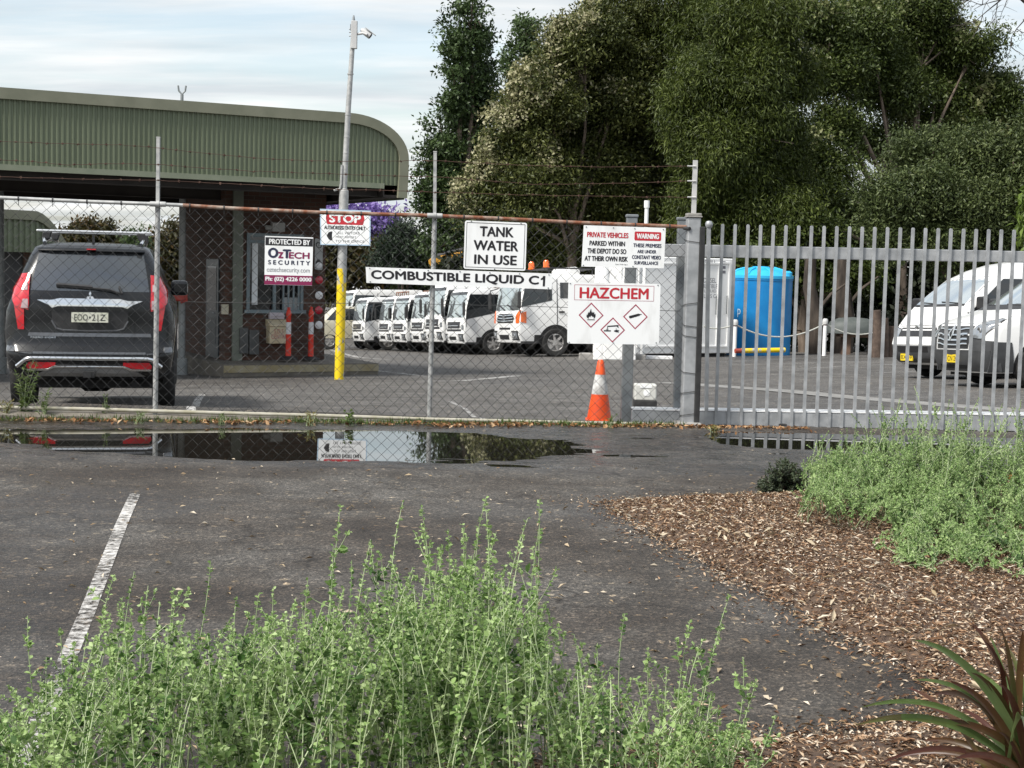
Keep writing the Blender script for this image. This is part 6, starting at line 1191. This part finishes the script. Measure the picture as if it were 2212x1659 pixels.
def arrow_leaves(P, D, N, L, wd):                   # lobed leaf with a midrib fold: six faces
    n = len(P); S = unit(np.cross(D, N)); Nn = np.cross(S, D); L = L[:, None]; c = lambda a, b, h: P+D*L*a+S*L*b*wd+Nn*L*h
    V = np.stack([P, c(.30, .42, .10), c(.62, .50, .12), c(1.0, 0, -.05), c(.62, -.50, .12), c(.30, -.42, .10), c(.5, 0, -.02)], 1).reshape(-1, 3); i = np.arange(n)[:, None]*7
    F = np.concatenate([i+np.array([[a, b, 6]]) for a, b in ((0, 1), (1, 2), (2, 3), (3, 4), (4, 5), (5, 0))], 1).reshape(-1, 3); return V, F
salt = leafmat('silvery_saltbush_leaves', [(.045, .105, .022), (.15, .255, .070), (.30, .425, .15), (.45, .565, .27)], .55, .32)
saltg = leafmat('grey_saltbush_leaves', [(.05, .105, .030), (.15, .245, .075), (.27, .395, .14), (.41, .52, .23)], .55, .3)
saltstem = mat('pale_green_stem', (.29, .36, .19), (.43, .50, .29), 8, .6)
darkl = leafmat('dark_shrub_leaves', [(.022, .032, .018), (.042, .058, .030), (.07, .09, .048)], .5, .15)
orangel = leafmat('orange_shrub_leaves', [(.12, .10, .02), (.28, .15, .03), (.42, .22, .05)], .5, .3)
weedl = leafmat('weed_leaves', [(.05, .085, .02), (.09, .14, .035), (.15, .20, .06)], .5, .3)
drybl = leafmat('yellowing_weed_leaves', [(.12, .10, .03), (.2, .17, .05), (.28, .24, .09)], .6, .3)
def shrub(name, label, cat, roots, tips, seed, leaf, dens, twigs, tw_len, lm, stem_r, bend=.10, wd=.8, group=None, start=.25, simple=False, stemm=None):
    rg = np.random.default_rng(seed); base = np.mean(np.array(roots), 0); base[2] = gz(base[0], base[1]); t = thing(name, label, cat, tuple(base), group=group)
    lines, (P, D, N, L, V) = stems_leaves(rg, roots, tips, bend, leaf, dens, twigs, tw_len, start=start)
    v, F = stem_mesh(lines, stem_r, base); raw_mesh('stems', v, F, stemm or saltstem, t, smooth=True)
    if simple: v, F = leaves_mesh(P-base, D, N, L, wd); k = 2
    else: v, F = arrow_leaves(P-base, D, N, L, wd); k = 6
    raw_mesh('leaves', v, F, lm, t, np.repeat(V, k)); return t
def fill(rg, xr, yfun, n, Yr, spread_root=.12, lean=.5):   # stems whose tips fill the outline seen in the photograph
    roots = []; tips = []
    for i in range(n):
        x = rg.uniform(*xr); Y = rg.uniform(*Yr); top = yfun(x); y = top-40+abs(rg.normal())*95+rg.random()*50; tp = W(x, min(y, 1760), Y); cx_ = (xr[0]+xr[1])/2; cr = W(x+(cx_-x)*lean*rg.random(), 1700, Y)
        r = np.array([cr.x+rg.normal()*spread_root, Y+rg.normal()*.15, 0]); r[2] = gz(r[0], r[1]); z = max(tp.z, .16); roots.append(tuple(r)); tips.append((tp.x, tp.y, z))
    return roots, tips
def spikes(rg, pts, Yr, cx_, lean=.35):
    roots = []; tips = []
    for x, y in pts:
        Y = rg.uniform(*Yr); tp = W(x, y, Y); cr = W(x+(cx_-x)*lean*rg.uniform(.5, 1.4), 1700, Y); roots.append((cr.x, Y+rg.normal()*.1, gz(cr.x, Y))); tips.append(tuple(tp))
    return roots, tips
rg = np.random.default_rng(21); YR = (3.45, 4.15)
def env(xs_, ys_): return lambda x: float(np.interp(x, xs_, ys_))
def front_bush(label, xr, ex, ey, n, sp, seed):
    r1, t1_ = fill(rg, xr, env(ex, ey), n, YR); r2, t2 = spikes(rg, sp, (3.6, 4.1), sum(xr)/2)
    return shrub('saltbush', label, 'shrub', r1+r2, t1_+t2, seed, .024, 84, 2.6, .34, salt, .0024, .06, .64, 'saltbushes along the near edge')
front_bush('low left clump of pale green saltbush growing over the white line', (-60, 420), (-60, 0, 150, 260, 420), (1500, 1500, 1440, 1330, 1380), 95, [(60, 1330), (130, 1355), (160, 1395), (245, 1245), (290, 1235), (320, 1265), (20, 1480), (455, 1212), (345, 1300), (400, 1330), (265, 1290), (310, 1330), (190, 1370), (100, 1420), (225, 1320), (375, 1270)], 31)
front_bush('saltbush clump left of centre with one long leaning stem', (380, 760), (380, 500, 640, 760), (1400, 1350, 1340, 1300), 105, [(510, 1290), (560, 1280), (590, 1270), (640, 1290), (735, 1095), (700, 1300), (800, 1170), (760, 1210), (480, 1390), (540, 1330), (620, 1320), (665, 1250), (720, 1180), (580, 1350)], 32)
front_bush('tallest saltbush clump in the centre with upright flower spikes', (740, 1190), (740, 860, 1050, 1190), (1330, 1260, 1230, 1340), 150, [(800, 1165), (870, 1085), (910, 1095), (968, 1145), (1000, 1130), (1050, 1075), (1072, 1150), (1165, 1080), (1150, 1180), (1020, 1200), (930, 1190), (850, 1220), (1110, 1250), (1180, 1300), (985, 1210), (895, 1150), (950, 1200), (1035, 1140), (1090, 1220), (1130, 1160), (820, 1190), (775, 1250), (1010, 1260), (1060, 1180), (1165, 1140), (1140, 1120), (1050, 1100), (910, 1130)], 33)
front_bush('right hand saltbush clump with sparse stems leaning over the asphalt', (1160, 1640), (1160, 1350, 1500, 1640), (1420, 1450, 1480, 1600), 78, [(1240, 1370), (1350, 1325), (1290, 1390), (1490, 1345), (1575, 1290), (1560, 1350), (1635, 1470), (1605, 1420), (1440, 1440), (1400, 1400), (1675, 1545), (1520, 1380)], 34)
# low growth over the near bed edge so the ground does not show under the clumps
def big_bush(label, xr, ex, ey, bx_, by_, n, sp, seed, Yb):
    rg = np.random.default_rng(seed); roots = []; tips = []
    for i in range(n):
        Y = rg.uniform(*Yb); x = rg.uniform(*xr); yt = env(ex, ey)(x); yb_ = env(bx_, by_)(x); a = rg.random()
        # outline of the shrub at this column, tips spread from the skirt to the crest
        y = yt+(yb_-yt)*(a**1.15); yw = np.interp(a, [0, 1], [Yb[1], Yb[0]])+rg.normal()*.15; tp = W(x, y, yw); cxm = (xr[0]+xr[1])/2; c = W(x+(cxm-x)*.35*rg.random(), 1100, min(yw+.35, Yb[1]))
        z0 = gz(c.x, c.y)+.03; tipz = max(tp.z, z0+.06); roots.append((c.x+rg.normal()*.1, c.y, z0)); tips.append((tp.x, tp.y, tipz))
    for x, y in sp: tp = W(x, y, Yb[1]-.3+rg.normal()*.2); roots.append((tp.x+rg.normal()*.1, tp.y+.05, gz(tp.x, tp.y))); tips.append(tuple(tp))
    return shrub('saltbush', label, 'shrub', roots, tips, seed, .022, 78, 3.2, .36, saltg, .0036, .11, .58, 'saltbushes in the bark bed')
big_bush('large grey green saltbush spreading in front of the sliding gate', (1740, 2080), (1740, 1800, 1850, 1950, 2080), (1000, 965, 945, 930, 925), (1740, 1800, 1900, 2000, 2080), (1050, 1085, 1100, 1135, 1175), 430, [(1885, 885), (1830, 925), (1975, 835), (2020, 870), (1775, 955), (1900, 890), (1935, 890), (1955, 870), (2060, 880), (1800, 940), (1850, 915), (1868, 920), (1918, 905), (1990, 880), (2005, 895), (2040, 890), (1960, 895), (1752, 985), (1815, 950), (1975, 870), (1790, 930), (1840, 895), (1905, 870), (1945, 860), (2030, 880), (2050, 865), (1765, 950), (1925, 880), (1875, 900)], 41, (8.0, 9.9))
big_bush('large dense saltbush at the right edge spilling over the bark bed', (1925, 2290), (1925, 1990, 2060, 2150, 2290), (1110, 990, 940, 925, 925), (1925, 1960, 2060, 2150, 2290), (1230, 1235, 1245, 1255, 1255), 560, [(2110, 880), (2150, 890), (2090, 900), (2185, 880), (2170, 905), (2075, 890), (2125, 900), (2200, 900), (2140, 905), (2050, 905), (2030, 950), (2100, 890), (2060, 870), (2115, 860), (2165, 872), (2195, 880), (2085, 880), (2135, 875), (2205, 865), (1990, 960), (1960, 1010), (2010, 930)], 42, (7.0, 9.2))
rg = np.random.default_rng(43); roots = []; tips = []
for i in range(150):
    x = rg.uniform(1632, 1752); w = 1-abs((x-1692)/66)**2.2; y = 1068-rg.random()*max(w, .1)*82; Y = 9.75+rg.random()*.5; tp = W(x, y, Y); b = W(1695+(x-1695)*.5, 1062, 9.95); roots.append((b.x, b.y, gz(b.x, b.y))); tips.append(tuple(tp))
shrub('low_shrub', 'small dark green bushy shrub at the tip of the bark bed', 'shrub', roots, tips, 43, .035, 95, 3, .45, darkl, .003, .1, .5, simple=True, stemm=mat('brown_stem', (.09, .07, .05)))
rg = np.random.default_rng(44); roots = []; tips = []
for i in range(90):
    x = rg.uniform(2150, 2280); y = 1090-rg.random()*110*min(1, (x-2130)/70); Y = 10.4+rg.random()*.4; tp = W(x, y, Y); b = W(2220, 1080, 10.6); roots.append((b.x+rg.normal()*.1, b.y, gz(b.x, b.y))); tips.append(tuple(tp))
shrub('orange_shrub', 'small shrub with orange and yellow leaves behind the right edge saltbush', 'shrub', roots, tips, 44, .05, 70, 2, .4, orangel, .003, .1, .5, simple=True, stemm=MATS['brown_stem'])
# strap leaved flax at the bottom right
rg = np.random.default_rng(45); fc = W(2240, 1700, 4.05); fbz = gz(fc.x, fc.y)+.02; fl = thing('flax_plant', 'flax plant with long green and dark red strap leaves in the bottom right corner', 'plant', (fc.x, fc.y, fbz))
fm = leafmat('flax_leaf', [(.065, .022, .014), (.085, .05, .02), (.07, .11, .026), (.15, .21, .08)], .35, .2)
V = []; F = []; vv = []
tipl = [(1856, 1529), (1842, 1568), (1917, 1515), (1956, 1485), (1972, 1468), (1972, 1382), (2138, 1374), (2155, 1352), (2094, 1341), (2127, 1385), (1922, 1640), (1890, 1655), (2011, 1501), (2050, 1470), (2180, 1400), (2240, 1330), (2290, 1380), (2110, 1450), (2000, 1560), (2070, 1530), (1990, 1600), (2210, 1360), (2330, 1400), (2160, 1430)]
for k, (x, y) in enumerate(tipl+[(rg.uniform(2010, 2420), rg.uniform(1450, 1640)) for _ in range(24)]):
    tp = np.array(W(x, y, fc.y+rg.normal()*.22)); b = np.array([fc.x+rg.normal()*.04, fc.y+rg.normal()*.04, fbz]); h = np.linalg.norm(tp-b); c = b*.55+tp*.45+np.array([0, 0, .32*h]); n = 14; u = np.linspace(0, 1, n)[:, None]; q = b*(1-u)**2+2*c*u*(1-u)+tp*u*u
    T = unit(np.gradient(q, axis=0)); S = unit(np.cross(T, np.array([rg.normal()*.4, -1, .6]))); w = (.0072+.006*rg.random())*np.sin(np.clip(np.linspace(.16, 1, n), 0, 1)*pi)**.6; Nn = np.cross(S, T); o = len(V)*1
    o = sum(len(a) for a in V); V.append(np.stack([q-S*w[:, None], q-Nn*w[:, None]*.45, q+S*w[:, None]], 1).reshape(-1, 3)-np.array([fc.x, fc.y, fbz]))
    i = np.arange(n-1)[:, None]*3; F.append(np.concatenate([i+np.array([[0, 1, 4, 3]]), i+np.array([[1, 2, 5, 4]])], 1).reshape(-1, 4)+o); tone = rg.random(); vv.append(np.clip(np.linspace(tone+.2, tone-.25, n-1).repeat(2)+rg.normal(size=(n-1)*2)*.05, 0, 1))
raw_mesh('leaves', np.concatenate(V), np.concatenate(F), fm, fl, np.concatenate(vv), smooth=True)
# weeds along the kerb
def weed(px, py, Y, top, n, lm, leaf, label, seed, wx=26, wd=.35, twigs=.6, dens=60):
    rg = np.random.default_rng(seed); b = W(px, py, Y); z = gz(b.x, b.y); roots = []; tips = []
    for i in range(n):
        a = rg.random(); tp = W(px+rg.normal()*wx*.5, py-(py-top)*(1-.7*a), Y+rg.normal()*.05); roots.append((b.x+rg.normal()*.02, b.y, min(z, b.z))); tips.append(tuple(tp))
    return shrub('weed', label, 'weed', roots, tips, seed, leaf, dens, twigs, .3, lm, .0022, .08, wd, 'weeds along the fence', simple=True, start=.05)
weed(52, 882, 13.3, 772, 9, weedl, .075, 'tall leafy weed growing through the fence at the left behind the car', 51, 30, .24, .3, 75)
weed(95, 880, 13.25, 830, 6, weedl, .05, 'low spreading weed beside the tall leafy weed', 52, 46)
weed(229, 888, 13.4, 850, 5, weedl, .04, 'short upright weed under the rear of the dark car', 53, 12, .6)
weed(10, 884, 13.2, 862, 8, drybl, .045, 'scrubby yellowing weed tuft at the left edge of the kerb', 54, 30)
weed(668, 914, 13.35, 886, 9, drybl, .04, 'yellowish weed tuft on the kerb left of the small green weed', 55, 16)
weed(754, 914, 13.4, 878, 10, weedl, .045, 'small bright green weed on the kerb below the yellow pole', 56, 12, .6)
weed(478, 908, 13.2, 893, 10, weedl, .03, 'low green tuft at the foot of the bottom rail beneath the booth', 57, 14)
weed(1322, 918, 13.75, 892, 7, weedl, .035, 'small green weed at the kerb right of the traffic cone', 58, 10, .5)
weed(1540, 935, 13.65, 918, 9, drybl, .04, 'dry leafy weed at the foot of the thick gate post', 59, 20)
weed(300, 902, 13.1, 886, 8, weedl, .035, 'low green weed on the kerb left of the left fence post', 60, 20)
# ------------------------------------------------------------------ bark bed, chips and fallen leaves
poly_px = [(1305, 1083), (1400, 1150), (1500, 1205), (1600, 1262), (1700, 1310), (1800, 1370), (1900, 1425), (1985, 1468), (2010, 1515), (1960, 1560), (1800, 1588), (1600, 1603), (1400, 1618), (1150, 1640), (900, 1690), (700, 1800), (700, 2300), (3000, 2300), (3000, 1035), (2212, 1035), (1900, 1046), (1640, 1066), (1450, 1074)]
PW = np.array([[*Wz(x, y, .03)][:2] for x, y in poly_px])
def sdist(X, Y):
    p = np.stack([X, Y], -1); d = np.full(X.shape, 1e9); ins = np.zeros(X.shape, bool); n = len(PW)
    for i in range(n):
        a, b = PW[i], PW[(i+1) % n]; e = b-a; w = p-a; t = np.clip((w@e)/(e@e), 0, 1); d = np.minimum(d, np.linalg.norm(w-t[..., None]*e, axis=-1))
        c = ((a[1] > Y) != (b[1] > Y)); xi = (b[0]-a[0])*(Y-a[1])/(b[1]-a[1]+1e-12)+a[0]; ins ^= c & (X < xi)
    return np.where(ins, d, -d)
def bed(X, Y):
    s = sdist(X, Y)+.10*fbm(X*5, Y*5, 12)+.05*fbm(X*17, Y*17, 13)
    return ground(X, Y)-.02+.065*sm((s+.07)/.32)+.015*sm(s/.3)*fbm(X*7, Y*7, 14)
bm_ = mat('damp_bark_mulch', (.050, .030, .020), (.13, .085, .055), 22, .95, bump=.8, bscale=50)
o = grid_sheet('bark_bed', np.arange(-1.6, 8.0, .035), np.concatenate([np.arange(2.6, 11.2, .04)]), bed, bm_); tag(o, kind='structure')
rg = np.random.default_rng(61)
def chips(n, X, Y, zf, lm, name, label, cat, size, wd, seed, fl=.25, up=.001):
    rg = np.random.default_rng(seed); m = len(X); Z = zf(X, Y)+up+rg.random(m)*.012; a = rg.random(m)*2*pi; D = unit(np.stack([np.cos(a), np.sin(a), rg.normal(size=m)*fl], -1)); N = unit(np.stack([rg.normal(size=m)*.45, rg.normal(size=m)*.45, np.ones(m)], -1)); L = size*np.minimum(np.exp(rg.normal(size=m)*.45), 2.2)
    V, F = leaves_mesh(np.stack([X, Y, Z], -1)-D*(L*.5)[:, None], D, N, L, wd, .25); v = rg.random(m)**1.3; o = raw_mesh(name, V, F, lm, None, np.repeat(v, 2)); tag(o, label, cat, kind='stuff'); return o
X = rg.uniform(-1.2, 4.6, 420000); Y = 3.2+(10.6-3.2)*rg.random(420000)**1.0; s = sdist(X, Y)+.10*fbm(X*5, Y*5, 12); dens_ = .75+.5*(fbm(X*3, Y*3, 15)); keep = (rg.random(len(X)) < dens_*.82*np.where(s > -.03, 1, .55*np.exp((s+.03)/.075))) & (X < Y*.36+.35); X, Y = X[keep], Y[keep]
barkl = leafmat('bark_chip', [(.07, .034, .018), (.17, .090, .046), (.31, .19, .11), (.47, .36, .25), (.66, .58, .48)], .85, .05)
chips(0, X, Y, lambda a, b: np.maximum(bed(a, b), ground(a, b)), barkl, 'bark_chips', 'loose brown and tan bark chips covering the garden bed', 'bark chips', .019, .27, 62)
k = rg.random(len(X)) < .014; chips(0, X[k], Y[k], bed, leafmat('bleached_leaf', [(.34, .26, .16), (.5, .42, .30), (.62, .56, .46)], .7, .15), 'dry_leaves', 'pale dry leaves scattered over the bark chips', 'dry leaves', .038, .24, 63, .3, .012)
n = 4200; Y = 3.4+rg.random(n)*8.2; X = (rg.random(n)*2-1)*Y*.37; s = sdist(X, Y); xp, yp = project(X, Y, np.zeros(n)); keep = (rg.random(n) < .26+.74*np.exp(-np.maximum(-s, 0)/.25)) & (s < 0) & (Y < 11.0); X, Y = X[keep], Y[keep]
chips(0, X, Y, ground, leafmat('scattered_leaf', [(.16, .10, .05), (.36, .27, .16), (.55, .48, .38)], .7, .1), 'leaf_litter', 'small dry leaves and bark flecks scattered on the near asphalt', 'leaf litter', .026, .35, 64, .2, .003)
n = 2600; u = rg.random(n)*(uR-uL+1.2)+uL; off = .12+np.abs(rg.normal(size=n))*.10; cl = vnoise(u*1.4, u*0, 4); kp = rg.random(n) < cl**1.5*1.6; u, off = u[kp], off[kp]
X = FP.p.x+FP.d.x*u+FP.n.x*off; Y = FP.p.y+FP.d.y*u+FP.n.y*off
chips(0, X, Y, ground, leafmat('brown_fallen_leaf', [(.10, .045, .018), (.24, .11, .04), (.40, .24, .12), (.5, .36, .22)], .7, .15), 'fallen_leaves', 'brown fallen leaves drifted along the kerb under the fence', 'fallen leaves', .038, .5, 65, .6, .01)
n = 5200; u = rg.random(n)*(uR-uL)+uL; off = .07+np.abs(rg.normal(size=n))*.07; kp = rg.random(n) < vnoise(u*1.1+9, u*0, 6)**2*1.8; u, off = u[kp], off[kp]; m = len(u)
X = FP.p.x+FP.d.x*u+FP.n.x*off; Y = FP.p.y+FP.d.y*u+FP.n.y*off; Zb = ground(X, Y)+.0; D = unit(np.stack([rg.normal(size=m)*.5, rg.normal(size=m)*.5, np.ones(m)], -1)); V, F = leaves_mesh(np.stack([X, Y, Zb], -1), D, unit(rg.normal(size=(m, 3))), .02+.06*rg.random(m)**2, .12)
o = raw_mesh('kerb_grass', V, F, weedl, None, np.repeat(rg.random(m), 2)); tag(o, 'short grass and moss sprouting along the kerb', 'grass', kind='stuff')
